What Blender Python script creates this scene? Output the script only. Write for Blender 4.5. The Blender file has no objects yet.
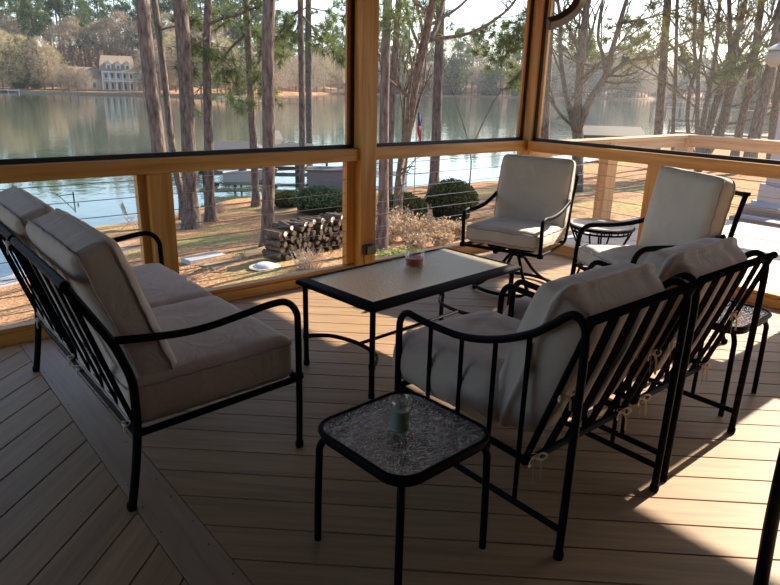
import bpy, math, random
from mathutils import Vector, Matrix, noise
PI = math.pi
C = bpy.context.scene.collection
R = math.radians

# ------------------------------------------------------------------ camera
SC = 1.38                     # eye height over the deck, metres
FPX, YAW, PITCH, ROLL = 642.0, -.699, .3095, .026
fw = Vector((-math.sin(YAW)*math.cos(PITCH), math.cos(YAW)*math.cos(PITCH), -math.sin(PITCH)))
rt = fw.cross(Vector((0, 0, 1))).normalized(); up = rt.cross(fw)
RT = math.cos(ROLL)*rt + math.sin(ROLL)*up
UP = -math.sin(ROLL)*rt + math.cos(ROLL)*up
EYE = Vector((0, 0, SC))
FLAT = Vector((-math.sin(YAW), math.cos(YAW), 0))
def ray(u, v): return (RT*((u-390)/FPX) - UP*((v-292.5)/FPX) + fw)
def at(u, v, z):                     # point seen at a pixel on the level z
    d = ray(u, v); return EYE + d*((z-SC)/d.z)
def atd(u, v, depth):                # point seen at a pixel, depth metres ahead over the ground
    d = ray(u, v); return EYE + d*(depth/d.dot(FLAT))

cam = bpy.data.cameras.new('camera'); camo = bpy.data.objects.new('camera', cam); C.objects.link(camo)
cam.sensor_fit = 'HORIZONTAL'; cam.sensor_width = 36; cam.lens = 36*FPX/780
cam.clip_end = 3000; cam.clip_start = .02
mt = Matrix((RT, UP, -fw)).transposed().to_4x4(); mt.translation = EYE
camo.matrix_world = mt
bpy.context.scene.camera = camo

# ------------------------------------------------------------------ mesh helpers
class MB:
    def __init__(s): s.v = []; s.f = []; s.m = []; s.mi = 0
    def add(s, vs, fs):
        b = len(s.v); s.v += [tuple(p) for p in vs]
        for f in fs: s.f.append(tuple(i+b for i in f)); s.m.append(s.mi)
    def box(s, x0, x1, y0, y1, z0, z1, mat=None):
        vs = [Vector((x, y, z)) for z in (z0, z1) for y in (y0, y1) for x in (x0, x1)]
        if mat is not None: vs = [mat @ p for p in vs]
        s.add(vs, [(0, 2, 3, 1), (4, 5, 7, 6), (0, 1, 5, 4), (2, 6, 7, 3), (0, 4, 6, 2), (1, 3, 7, 5)]); return s
    def prism(s, poly, z0, z1, mat=None):
        n = len(poly)
        vs = [Vector((x, y, z0)) for x, y in poly]+[Vector((x, y, z1)) for x, y in poly]
        if mat is not None: vs = [mat @ p for p in vs]
        s.add(vs, [tuple(range(n-1, -1, -1)), tuple(range(n, 2*n))]+[(i, (i+1) % n, n+(i+1) % n, n+i) for i in range(n)]); return s
    def tube(s, pts, r, n=10, closed=False, flat=None, upv=None):
        pts = [Vector(p) for p in pts]; k = len(pts)
        rs = r if isinstance(r, (list, tuple)) else [r]*k
        tang = []
        for i in range(k):
            if closed: t = pts[(i+1) % k]-pts[i-1]
            else: t = pts[min(i+1, k-1)]-pts[max(i-1, 0)]
            tang.append(t.normalized() if t.length > 1e-9 else Vector((0, 0, 1)))
        a = Vector(upv) if upv else (Vector((0, 0, 1)) if abs(tang[0].z) < .9 else Vector((1, 0, 0)))
        vs = []
        for i in range(k):
            t = tang[i]; a = a-t*a.dot(t)
            if a.length < 1e-6: a = t.orthogonal()
            a.normalize(); b = t.cross(a)
            for j in range(n):
                th = 2*PI*j/n+PI/n
                ca, cb = math.cos(th), math.sin(th)
                if flat: ca *= flat[0]; cb *= flat[1]
                vs.append(pts[i]+(a*ca+b*cb)*rs[i])
        fs = []
        for i in range(k if closed else k-1):
            p, q = i*n, ((i+1) % k)*n
            for j in range(n): fs.append((p+j, p+(j+1) % n, q+(j+1) % n, q+j))
        if not closed: fs += [tuple(range(n-1, -1, -1)), tuple((k-1)*n+j for j in range(n))]
        s.add(vs, fs); return s
    def lathe(s, prof, n=24, c=(0, 0, 0), cap=True):
        c = Vector(c); k = len(prof)
        vs = [c+Vector((r*math.cos(2*PI*j/n), r*math.sin(2*PI*j/n), z)) for r, z in prof for j in range(n)]
        fs = [(i*n+j, i*n+(j+1) % n, (i+1)*n+(j+1) % n, (i+1)*n+j) for i in range(k-1) for j in range(n)]
        if cap: fs += [tuple(range(n-1, -1, -1)), tuple((k-1)*n+j for j in range(n))]
        s.add(vs, fs); return s
    def build(s, name, mats, parent=None, smooth=True, bevel=0, ang=40, loc=None):
        me = bpy.data.meshes.new(name); me.from_pydata(s.v, [], s.f)
        if not isinstance(mats, (list, tuple)): mats = [mats]
        for m in mats: me.materials.append(m)
        if any(s.m): me.polygons.foreach_set('material_index', s.m)
        me.update()
        if smooth:
            me.shade_smooth()
            try: me.set_sharp_from_angle(angle=R(ang))
            except Exception: pass
        o = bpy.data.objects.new(name, me); C.objects.link(o)
        if parent: o.parent = parent
        if loc is not None: o.location = loc
        if bevel:
            b = o.modifiers.new('bevel', 'BEVEL'); b.width = bevel; b.segments = 2; b.limit_method = 'ANGLE'; b.angle_limit = R(50)
        return o

def tag(o, label=None, cat=None, group=None, kind=None):
    if label: o['label'] = label
    if cat: o['category'] = cat
    if group: o['group'] = group
    if kind: o['kind'] = kind
    return o
def empty(name, loc=(0, 0, 0), rz=0, label=None, cat=None, group=None, kind=None):
    o = bpy.data.objects.new(name, None); C.objects.link(o); o.location = loc; o.rotation_euler = (0, 0, rz); o.empty_display_size = .1
    return tag(o, label, cat, group, kind)
def copy_tree(o, parent=None):
    c = o.copy(); C.objects.link(c); c.parent = parent
    for ch in list(o.children): copy_tree(ch, c)
    return c
def fillet(pts, rad, seg=6):
    pts = [Vector(p) for p in pts]; out = [pts[0]]
    for i in range(1, len(pts)-1):
        r = rad[i-1] if isinstance(rad, (list, tuple)) else rad
        p, a, b = pts[i], pts[i-1], pts[i+1]
        if r <= 0: out.append(p); continue
        da, db = (a-p), (b-p); r = min(r, da.length*.49, db.length*.49)
        A, B = p+da.normalized()*r, p+db.normalized()*r
        for k in range(seg+1):
            t = k/seg; out.append(A*(1-t)**2+p*2*t*(1-t)+B*t*t)
    out.append(pts[-1]); return out
def smoothpath(pts, seg=6):
    P = [Vector(p) for p in pts]; P = [P[0]*2-P[1]]+P+[P[-1]*2-P[-2]]; out = []
    for i in range(1, len(P)-2):
        for k in range(seg):
            t = k/seg; a, b, c, d = P[i-1], P[i], P[i+1], P[i+2]
            out.append(.5*((2*b)+(c-a)*t+(2*a-5*b+4*c-d)*t*t+(3*b-a-3*c+d)*t**3))
    out.append(P[-2]); return out

# ------------------------------------------------------------------ materials
def nmat(name):
    m = bpy.data.materials.new(name); m.use_nodes = True; nt = m.node_tree
    return m, nt, nt.nodes['Principled BSDF'], nt.nodes['Material Output']
def N(nt, t, **k):
    n = nt.nodes.new(t)
    for a, b in k.items():
        if a.startswith('_'): n.inputs[a[1:].replace('_', ' ')].default_value = b
        else: setattr(n, a, b)
    return n
def setp(b, **k):
    for a, v in k.items():
        a = a.replace('_', ' ')
        if a in b.inputs: b.inputs[a].default_value = v
def col(c): return (c[0], c[1], c[2], 1)
def ramp(nt, stops):
    r = nt.nodes.new('ShaderNodeValToRGB'); e = r.color_ramp.elements
    while len(e) < len(stops): e.new(.5)
    for i, (p, c) in enumerate(stops): e[i].position = p; e[i].color = col(c)
    return r
def simple(name, c, rough=.5, metal=0, nscale=0, namt=.15, bump=0, bscale=200, spec=.5, mapscale=(1, 1, 1), **kw):
    m, nt, b, o = nmat(name)
    setp(b, Base_Color=col(c), Roughness=rough, Metallic=metal, Specular_IOR_Level=spec, **kw)
    tc = N(nt, 'ShaderNodeTexCoord'); mp = N(nt, 'ShaderNodeMapping'); mp.inputs['Scale'].default_value = mapscale
    nt.links.new(tc.outputs['Object'], mp.inputs['Vector'])
    if nscale:
        n = N(nt, 'ShaderNodeTexNoise'); n.inputs['Scale'].default_value = nscale; n.inputs['Detail'].default_value = 5
        nt.links.new(mp.outputs[0], n.inputs['Vector'])
        r = ramp(nt, [(.3, [x*(1-namt) for x in c]), (.7, [min(1, x*(1+namt)) for x in c])])
        nt.links.new(n.outputs['Fac'], r.inputs[0]); nt.links.new(r.outputs[0], b.inputs['Base Color'])
    if bump:
        n2 = N(nt, 'ShaderNodeTexNoise'); n2.inputs['Scale'].default_value = bscale; n2.inputs['Detail'].default_value = 4
        nt.links.new(mp.outputs[0], n2.inputs['Vector'])
        bp = N(nt, 'ShaderNodeBump'); bp.inputs['Strength'].default_value = bump; bp.inputs['Distance'].default_value = .01
        nt.links.new(n2.outputs['Fac'], bp.inputs['Height']); nt.links.new(bp.outputs[0], b.inputs['Normal'])
    return m
def woodmat(name, c1, c2, axis=0, ang=0, rough=.5, grain=1, island=.0, bumps=.15, spec=.4):
    """grain runs along local axis (0 x, 1 y, 2 z), turned by ang about z"""
    m, nt, b, o = nmat(name); setp(b, Roughness=rough, Specular_IOR_Level=spec)
    tc = N(nt, 'ShaderNodeTexCoord'); rot = N(nt, 'ShaderNodeMapping'); rot.inputs['Rotation'].default_value = (0, 0, -ang)
    nt.links.new(tc.outputs['Object'], rot.inputs['Vector'])
    s = [26*grain]*3; s[axis] = 1.6*grain
    mp = N(nt, 'ShaderNodeMapping'); mp.inputs['Scale'].default_value = s
    geo = N(nt, 'ShaderNodeNewGeometry')
    off = N(nt, 'ShaderNodeVectorMath', operation='ADD'); sc = N(nt, 'ShaderNodeVectorMath', operation='SCALE')
    cmb = N(nt, 'ShaderNodeCombineXYZ')
    for i in range(3): nt.links.new(geo.outputs['Random Per Island'], cmb.inputs[i])
    nt.links.new(cmb.outputs[0], sc.inputs[0]); sc.inputs['Scale'].default_value = 17
    nt.links.new(rot.outputs[0], off.inputs[0]); nt.links.new(sc.outputs[0], off.inputs[1])
    nt.links.new(off.outputs[0], mp.inputs['Vector'])
    n = N(nt, 'ShaderNodeTexNoise'); n.inputs['Scale'].default_value = 1.0; n.inputs['Detail'].default_value = 6; n.inputs['Distortion'].default_value = .6
    nt.links.new(mp.outputs[0], n.inputs['Vector'])
    r = ramp(nt, [(.28, c1), (.72, c2)]); nt.links.new(n.outputs['Fac'], r.inputs[0])
    hsv = N(nt, 'ShaderNodeHueSaturation'); nt.links.new(r.outputs[0], hsv.inputs['Color'])
    mr = N(nt, 'ShaderNodeMapRange'); nt.links.new(geo.outputs['Random Per Island'], mr.inputs['Value'])
    mr.inputs['To Min'].default_value = 1-island; mr.inputs['To Max'].default_value = 1+island
    nt.links.new(mr.outputs[0], hsv.inputs['Value']); nt.links.new(hsv.outputs[0], b.inputs['Base Color'])
    bp = N(nt, 'ShaderNodeBump'); bp.inputs['Strength'].default_value = bumps; bp.inputs['Distance'].default_value = .004
    nt.links.new(n.outputs['Fac'], bp.inputs['Height']); nt.links.new(bp.outputs[0], b.inputs['Normal'])
    return m

cedar1, cedar2 = (.37, .155, .028), (.60, .31, .085)
M_cedx = woodmat('cedar_x', cedar1, cedar2, 0, rough=.45, island=.06)
M_cedy = woodmat('cedar_y', cedar1, cedar2, 1, rough=.45, island=.06)
M_cedz = woodmat('cedar_z', cedar1, cedar2, 2, rough=.45, island=.06)
palew1, palew2 = (.42, .22, .09), (.62, .37, .18)
M_palx = woodmat('pale_cedar_x', palew1, palew2, 0, rough=.6, island=.08)
M_paly = woodmat('pale_cedar_y', palew1, palew2, 1, rough=.6, island=.08)
M_palz = woodmat('pale_cedar_z', palew1, palew2, 2, rough=.6, island=.08)
dk1, dk2 = (.25, .155, .085), (.38, .245, .128)
DANG, EANG = R(-43.1), R(43.0)
M_deckD = woodmat('deck_boards_main', dk1, dk2, 0, DANG, rough=.55, island=.07, grain=1.3, spec=.35)
M_deckE = woodmat('deck_boards_left', dk1, dk2, 0, EANG, rough=.55, island=.07, grain=1.3, spec=.35)
M_deckY = woodmat('deck_boards_strip', (.26, .17, .115), (.36, .245, .165), 1, rough=.5, island=.05, grain=1.3, spec=.4)
M_dark = simple('deck_shadow_gap', (.02, .013, .01), .9)
M_iron = simple('black_bronze_metal', (.006, .006, .008), .48, 0, 40, .2, .01, 350, spec=.035)
M_slat = simple('black_flat_slat_metal', (.008, .008, .010), .5, spec=.0)
M_black = simple('black_spline', (.006, .006, .006), .6)
M_cable = simple('steel_cable', (.35, .33, .32), .35, 1)
M_hole = simple('dark_hole', (.01, .006, .003), .9)
M_screw = simple('screw_head', (.06, .04, .03), .6)

def fabric(name, c, sheen=.2):
    m, nt, b, o = nmat(name); setp(b, Roughness=.9, Specular_IOR_Level=.15, Sheen_Weight=sheen)
    tc = N(nt, 'ShaderNodeTexCoord')
    w = N(nt, 'ShaderNodeTexNoise'); w.inputs['Scale'].default_value = 5; w.inputs['Detail'].default_value = 4
    nt.links.new(tc.outputs['Object'], w.inputs['Vector'])
    r = ramp(nt, [(.3, [x*.93 for x in c]), (.7, [x*1.06 for x in c])]); nt.links.new(w.outputs['Fac'], r.inputs[0])
    nt.links.new(r.outputs[0], b.inputs['Base Color'])
    f = N(nt, 'ShaderNodeTexNoise'); f.inputs['Scale'].default_value = 900
    nt.links.new(tc.outputs['Object'], f.inputs['Vector'])
    # soft folds
    g = N(nt, 'ShaderNodeTexNoise'); g.inputs['Scale'].default_value = 7; g.inputs['Detail'].default_value = 3; g.inputs['Distortion'].default_value = 1.2
    nt.links.new(tc.outputs['Object'], g.inputs['Vector'])
    b1 = N(nt, 'ShaderNodeBump'); b1.inputs['Strength'].default_value = .35; b1.inputs['Distance'].default_value = .03
    nt.links.new(g.outputs['Fac'], b1.inputs['Height'])
    b2 = N(nt, 'ShaderNodeBump'); b2.inputs['Strength'].default_value = .15; b2.inputs['Distance'].default_value = .001
    nt.links.new(f.outputs['Fac'], b2.inputs['Height']); nt.links.new(b1.outputs[0], b2.inputs['Normal'])
    nt.links.new(b2.outputs[0], b.inputs['Normal'])
    return m
M_fab = fabric('taupe_cushion_fabric', (.53, .445, .39))
M_fabL = fabric('sand_cushion_fabric', (.58, .53, .46))
M_pipe = simple('cushion_piping', (.36, .31, .28), .85)
M_tie = simple('cushion_tie', (.62, .54, .46), .9)

def glassmat(name, tint, rough, bump, bscale, dist=.002, stretch=(1, 1, 1), milky=.25):
    m, nt, b, o = nmat(name)
    setp(b, Base_Color=col(tint), Roughness=rough, IOR=1.45, Transmission_Weight=1-milky)
    tc = N(nt, 'ShaderNodeTexCoord'); mp = N(nt, 'ShaderNodeMapping'); mp.inputs['Scale'].default_value = stretch
    n = N(nt, 'ShaderNodeTexNoise'); n.inputs['Scale'].default_value = bscale; n.inputs['Detail'].default_value = 2; n.inputs['Distortion'].default_value = .8
    nt.links.new(tc.outputs['Object'], mp.inputs[0]); nt.links.new(mp.outputs[0], n.inputs['Vector'])
    bp = N(nt, 'ShaderNodeBump'); bp.inputs['Strength'].default_value = bump; bp.inputs['Distance'].default_value = dist
    nt.links.new(n.outputs['Fac'], bp.inputs['Height']); nt.links.new(bp.outputs[0], b.inputs['Normal'])
    return m
M_tglass = glassmat('frosted_table_glass', (.97, .85, .58), .30, 1.0, 55, .006, milky=.34)
def thinglass(name, tint, rough, base_refl, bump=0, bscale=20, dist=.004, stretch=(1, 1, 1), haze=0.0, hcol=(.5, .5, .5)):
    m, nt, b, o = nmat(name); nt.nodes.remove(b)
    t = N(nt, 'ShaderNodeBsdfTransparent'); t.inputs[0].default_value = col(tint)
    g = N(nt, 'ShaderNodeBsdfGlossy'); g.inputs['Roughness'].default_value = rough; g.inputs['Color'].default_value = (1, 1, 1, 1)
    f = N(nt, 'ShaderNodeLayerWeight'); f.inputs['Blend'].default_value = .5
    pw = N(nt, 'ShaderNodeMath', operation='POWER'); pw.inputs[1].default_value = 3.6; nt.links.new(f.outputs['Facing'], pw.inputs[0])
    ml = N(nt, 'ShaderNodeMath', operation='MULTIPLY_ADD'); ml.inputs[1].default_value = .85; ml.inputs[2].default_value = (base_refl-1)*.1; nt.links.new(pw.outputs[0], ml.inputs[0])
    mx = N(nt, 'ShaderNodeMixShader'); nt.links.new(ml.outputs[0], mx.inputs[0]); nt.links.new(g.outputs[0], mx.inputs[2])
    src = t
    if haze:
        d = N(nt, 'ShaderNodeBsdfTranslucent'); d.inputs[0].default_value = col(hcol); d2 = N(nt, 'ShaderNodeBsdfDiffuse'); d2.inputs[0].default_value = col(hcol)
        h2 = N(nt, 'ShaderNodeMixShader'); nt.links.new(d.outputs[0], h2.inputs[1]); nt.links.new(d2.outputs[0], h2.inputs[2])
        h = N(nt, 'ShaderNodeMixShader'); h.inputs[0].default_value = haze
        nt.links.new(t.outputs[0], h.inputs[1]); nt.links.new(h2.outputs[0], h.inputs[2]); src = h
    nt.links.new(src.outputs[0], mx.inputs[1]); nt.links.new(mx.outputs[0], o.inputs['Surface'])
    if bump:
        tc = N(nt, 'ShaderNodeTexCoord'); mp = N(nt, 'ShaderNodeMapping'); mp.inputs['Scale'].default_value = stretch
        n = N(nt, 'ShaderNodeTexNoise'); n.inputs['Scale'].default_value = bscale; n.inputs['Detail'].default_value = 2; n.inputs['Distortion'].default_value = 1
        nt.links.new(tc.outputs['Object'], mp.inputs[0]); nt.links.new(mp.outputs[0], n.inputs['Vector'])
        bp = N(nt, 'ShaderNodeBump'); bp.inputs['Strength'].default_value = bump; bp.inputs['Distance'].default_value = dist
        nt.links.new(n.outputs['Fac'], bp.inputs['Height'])
        for q in (g, f): nt.links.new(bp.outputs[0], q.inputs['Normal'])
    return m
M_clear = thinglass('clear_glass', (.93, .955, .955), .05, 1.9)
M_rain = thinglass('rain_glass', (.60, .57, .52),   .10, 2.6, 1.0, 34, .020, (1, 2.0, 1), .04, (.42, .39, .34))
M_wax = simple('pale_green_wax', (.23, .30, .27), .5, 0, 20, .08, Subsurface_Weight=.2)
M_red = simple('red_orange_wax', (.62, .07, .03), .4, 0, 20, .08)

# screens: a fine woven mesh, thinned
def screenmat():
    m, nt, b, o = nmat('insect_screen'); nt.nodes.remove(b)
    t = N(nt, 'ShaderNodeBsdfTransparent'); d = N(nt, 'ShaderNodeBsdfDiffuse'); tr = N(nt, 'ShaderNodeBsdfTranslucent')
    d.inputs['Color'].default_value = (.16, .16, .16, 1); tr.inputs['Color'].default_value = (.26, .26, .26, 1)
    a = N(nt, 'ShaderNodeMixShader'); a.inputs[0].default_value = .5
    nt.links.new(d.outputs[0], a.inputs[1]); nt.links.new(tr.outputs[0], a.inputs[2])
    mx = N(nt, 'ShaderNodeMixShader'); mx.inputs[0].default_value = .11
    nt.links.new(t.outputs[0], mx.inputs[1]); nt.links.new(a.outputs[0], mx.inputs[2]); nt.links.new(mx.outputs[0], o.inputs['Surface'])
    return m
M_screen = screenmat()

# ------------------------------------------------------------------ the porch
YW, XW = 3.79, 4.73           # inner faces of the two screened walls
def clip_poly(poly, a, b, c, keep=1):      # keep side a x + b y <= c
    out = []
    for i in range(len(poly)):
        p, q = poly[i], poly[(i+1) % len(poly)]
        dp, dq = (a*p[0]+b*p[1]-c)*keep, (a*q[0]+b*q[1]-c)*keep
        if dp <= 0: out.append(p)
        if dp*dq < 0:
            t = dp/(dp-dq); out.append((p[0]+(q[0]-p[0])*t, p[1]+(q[1]-p[1])*t))
    return out
def boards(m, rect, ang, phase, pitch, gap=.006, z0=-.028, z1=0):
    x0, x1, y0, y1 = rect; nx, ny = -math.sin(ang), math.cos(ang)
    cs = [nx*x+ny*y for x in (x0, x1) for y in (y0, y1)]
    k0 = math.floor((min(cs)-phase)/pitch)-1; k1 = math.ceil((max(cs)-phase)/pitch)+1
    for k in range(k0, k1):
        lo, hi = phase+k*pitch+gap/2, phase+(k+1)*pitch-gap/2
        poly = [(x0, y0), (x1, y0), (x1, y1), (x0, y1)]
        poly = clip_poly(poly, nx, ny, hi); 
        if len(poly) >= 3: poly = clip_poly(poly, nx, ny, lo, -1)
        if len(poly) >= 3: m.prism(poly, z0, z1)
def phase_of(ang, u, v):
    p = at(u, v, 0); return -math.sin(ang)*p.x+math.cos(ang)*p.y
SX0, SX1 = .541, .683
m = MB()
boards(m, (SX1+.003, XW+.10, -2.0, YW+.08), DANG, phase_of(DANG, 500, 514), .1475)
m.mi = 1; boards(m, (-2.6, SX0-.003, -2.0, YW+.08), EANG, phase_of(EANG, 87.2, 439.6), .1415)
m.mi = 2; m.prism([(SX0, -2), (SX1, -2), (SX1, YW+.08), (SX0, YW+.08)], -.028, .0005)
m.mi = 3; m.box(-2.6, XW+.10, -2.0, YW+.08, -.25, -.030)
fl = m.build('floor', [M_deckD, M_deckE, M_deckY, M_dark], smooth=False, bevel=.0015); tag(fl, kind='structure')
m = MB()
rnd = random.Random(4)
for k in range(24):
    y = -.2+k*.148*1.03
    for x in (SX0+.022, SX1-.022):
        if rnd.random() < .55: m.lathe([(.0035, .0008), (.0035, .0014)], 8, (x+rnd.uniform(-.004, .004), y+rnd.uniform(-.02, .02), 0))
m.build('screw', M_screw, fl)

wallb = empty('wall_back', (0, YW, 0), kind='structure'); wallr = empty('wall_right', (XW, 0, 0), kind='structure')
def wbox(x0, x1, y0, y1, z0, z1, name, mat, wall, bevel=.004):
    m = MB(); o = wall.location
    m.box(x0-o.x, x1-o.x, y0-o.y, y1-o.y, z0-o.z, z1-o.z); return m.build(name, mat, wall, smooth=False, bevel=bevel)
HT = 2.42
for x0, x1 in ((-2.45, -2.31), (-.44, -.30), (2.835, 2.976)): wbox(x0, x1, YW-.06, YW+.09, 0.0, HT, 'post', M_cedz, wallb)
wbox(4.735, 4.875, YW-.06, YW+.09, 0, HT, 'post', M_cedz, wallb)
nwin = 0
for x0, x1 in ((1.315, 1.455),): wbox(x0, x1, YW-.03, YW+.09, .062, .866, 'stud', M_cedz, wallb)
for a, b in ((-2.31, -.44), (-.30, 2.835), (2.976, 4.735)):
    wbox(a, b, YW-.035, YW+.075, .866, .953, 'rail', M_cedx, wallb)
    wbox(a, b, YW-.02, YW+.11, .0, .062, 'sill', M_cedx, wallb)
    wbox(a, b, YW-.0, YW+.07, .062, .088, 'sill_cap', M_cedx, wallb)
    wbox(a, b, YW-.05, YW+.09, HT-.14, HT, 'header', M_cedx, wallb)
    nwin += 1
    w = empty('window_%d' % nwin, (a, YW+.045, .953), kind='structure')
    m = MB(); L = b-a; H = HT-.14-.953
    m.box(0, L, -.012, .012, 0, .026).box(0, L, -.012, .012, H-.026, H).box(0, .026, -.012, .012, 0, H).box(L-.026, L, -.012, .012, 0, H)
    m.build('screen_spline', M_black, w, smooth=False)
    m = MB(); m.box(.026, .055, .0, .02, .026, H-.026).box(L-.055, L-.026, .0, .02, .026, H-.026); m.build('screen_frame', M_cedz, w, smooth=False)
    m = MB(); m.add([(.01, .004, .01), (L-.01, .004, .01), (L-.01, .004, H-.01), (.01, .004, H-.01)], [(0, 1, 2, 3)]); m.build('insect_screen', M_screen, w, smooth=False)
# lower frames beside the posts (the pale stop each cable runs through)
for x0, x1 in ((2.765, 2.835), (1.265, 1.315)):
    wbox(x0, x1, YW+.02, YW+.075, .088, .866, 'stop', M_cedz, wallb, .002)
# right wall: posts, rail, sill, header
for y0, y1 in ((1.0, 1.30), (-1.34, -1.2)): wbox(XW-.06, XW+.09, y0, y1, 0, HT, 'post', M_cedz, wallr)
wbox(XW-.03, XW+.09, 2.43, 2.57, .062, .866, 'stud', M_cedz, wallr)
for a, b in ((1.30, YW-.06), (-1.2, 1.0)):
    wbox(XW-.035, XW+.075, a, b, .866, .953, 'rail', M_cedy, wallr)
    wbox(XW-.02, XW+.11, a, b, 0, .062, 'sill', M_cedy, wallr)
    wbox(XW+.0, XW+.07, a, b, .062, .088, 'sill_cap', M_cedy, wallr)
    wbox(XW-.05, XW+.09, a, b, HT-.14, HT, 'header', M_cedy, wallr)
# the right wall's screens are stretched past the middle post: long openings
for a, b in ((1.30, YW-.06), (-1.2, 1.0)):
    nwin += 1
    w = empty('window_%d' % nwin, (XW+.045, a, .953), kind='structure'); L = b-a; H = HT-.14-.953
    m = MB()
    m.box(-.012, .012, 0, L, 0, .026).box(-.012, .012, 0, L, H-.026, H).box(-.012, .012, 0, .026, 0, H).box(-.012, .012, L-.026, L, 0, H)
    m.build('screen_spline', M_black, w, smooth=False)
    m = MB(); m.box(0, .02, L-.055, L-.026, .026, H-.026).box(0, .02, .026, .055, .026, H-.026); m.build('screen_frame', M_cedz, w, smooth=False)
    m = MB(); m.add([(.004, .01, .01), (.004, L-.01, .01), (.004, L-.01, H-.01), (.004, .01, H-.01)], [(0, 1, 2, 3)]); m.build('insect_screen', M_screen, w, smooth=False)

# cable railings (one per bay)
def cable_rail(P, Q, label, group='steel cable railings under the rails', y=.045):
    P = Vector(P); Q = Vector(Q); o = empty('cable_railing', P, 0, label, 'railing', group)
    d = Q-P
    for k in range(8):
        z = .15+k*.0965
        m = MB(); m.tube([(0, 0, z), d+Vector((0, 0, z))], .0024, 6)
        for e in (0, 1):
            p = d*e; s = 1 if e == 0 else -1; t = d.normalized()*s*.022
            m.tube([p+Vector((0, 0, z)), p+t+Vector((0, 0, z))], .0045, 6)
        m.build('cable', M_cable, o)
    return o
bays = [((-2.31, YW+.045, 0), (-.44, YW+.045, 0), 'steel cable railing left of the loveseat, farthest left along the back wall'),
        ((-.30, YW+.045, 0), (1.315, YW+.045, 0), 'steel cable railing behind the loveseat, left of the left wooden post'),
        ((1.455, YW+.045, 0), (2.835, YW+.045, 0), 'steel cable railing in front of the woodpile, between the two posts'),
        ((2.976, YW+.045, 0), (4.735, YW+.045, 0), 'steel cable railing behind the coffee table and swivel chair'),
        ((XW+.045, 2.57, 0), (XW+.045, YW-.06, 0), 'steel cable railing behind the round wire table'),
        ((XW+.045, 1.30, 0), (XW+.045, 2.43, 0), 'steel cable railing behind the armchair at the right wall')]
for P, Q, l in bays: cable_rail(P, Q, l)

# ceiling, eaves, house walls behind the camera
M_ceil = simple('stained_ceiling', (.13, .11, .095), .7, 0, 12, .15, mapscale=(1, 12, 1))
m = MB(); m.box(-3.3, XW+.12, -2.3, YW+.12, HT, HT+.06)
ce = m.build('ceiling', M_ceil, smooth=False); tag(ce, kind='structure')
M_siding = simple('house_siding', (.19, .165, .14), .8, 0, 3, .08, mapscale=(1, 1, 20))
m = MB()
m.box(-3.3, 5.46, YW+.12, YW+.75, 2.30, 2.50).box(XW+.12, 5.46, -2.3, YW+.12, 2.30, 2.50)
ea = m.build('trim_eave', M_ceil, smooth=False); tag(ea, kind='structure')
m = MB(); m.box(-2.62, XW+.1, -2.15, -2.0, 0, HT-.001); w_ = m.build('wall_front', M_siding, smooth=False); tag(w_, kind='structure')
m = MB(); m.box(-2.75, -2.61, -2.0, 1.2, 0, HT-.001); w_ = m.build('wall_left', M_siding, smooth=False); tag(w_, kind='structure')

# downspout elbow outside the corner
M_gut = simple('brown_gutter', (.045, .022, .014), .35)
pp = [atd(577, -22, 5.35), atd(580, -4, 5.35), atd(574, 10, 5.35), atd(560, 20, 5.35), atd(548, 24, 5.33)]
m = MB(); m.tube(smoothpath(pp, 8), .055, 4, flat=(1, .8)); m.build('downspout', M_gut, ea, bevel=.006)

# outlet box on the middle post
ob = empty('outlet_box', (2.905, YW-.06, .205), 0, 'small black weatherproof outlet box on the middle wooden post', 'outlet')
m = MB(); m.box(-.052, .052, -.035, 0, -.03, .045); m.build('box', M_black, ob, bevel=.004)
m = MB(); m.box(-.034, .046, -.046, -.035, -.022, .034); m.build('cover', simple('grey_outlet_cover', (.16, .14, .13), .25), ob, bevel=.005)
m = MB(); m.tube(smoothpath([(-.045, -.012, -.03), (-.046, -.014, -.07), (-.04, -.01, -.11), (-.05, -.006, -.14)]), .004, 6); m.build('cord', M_black, ob)

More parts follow.
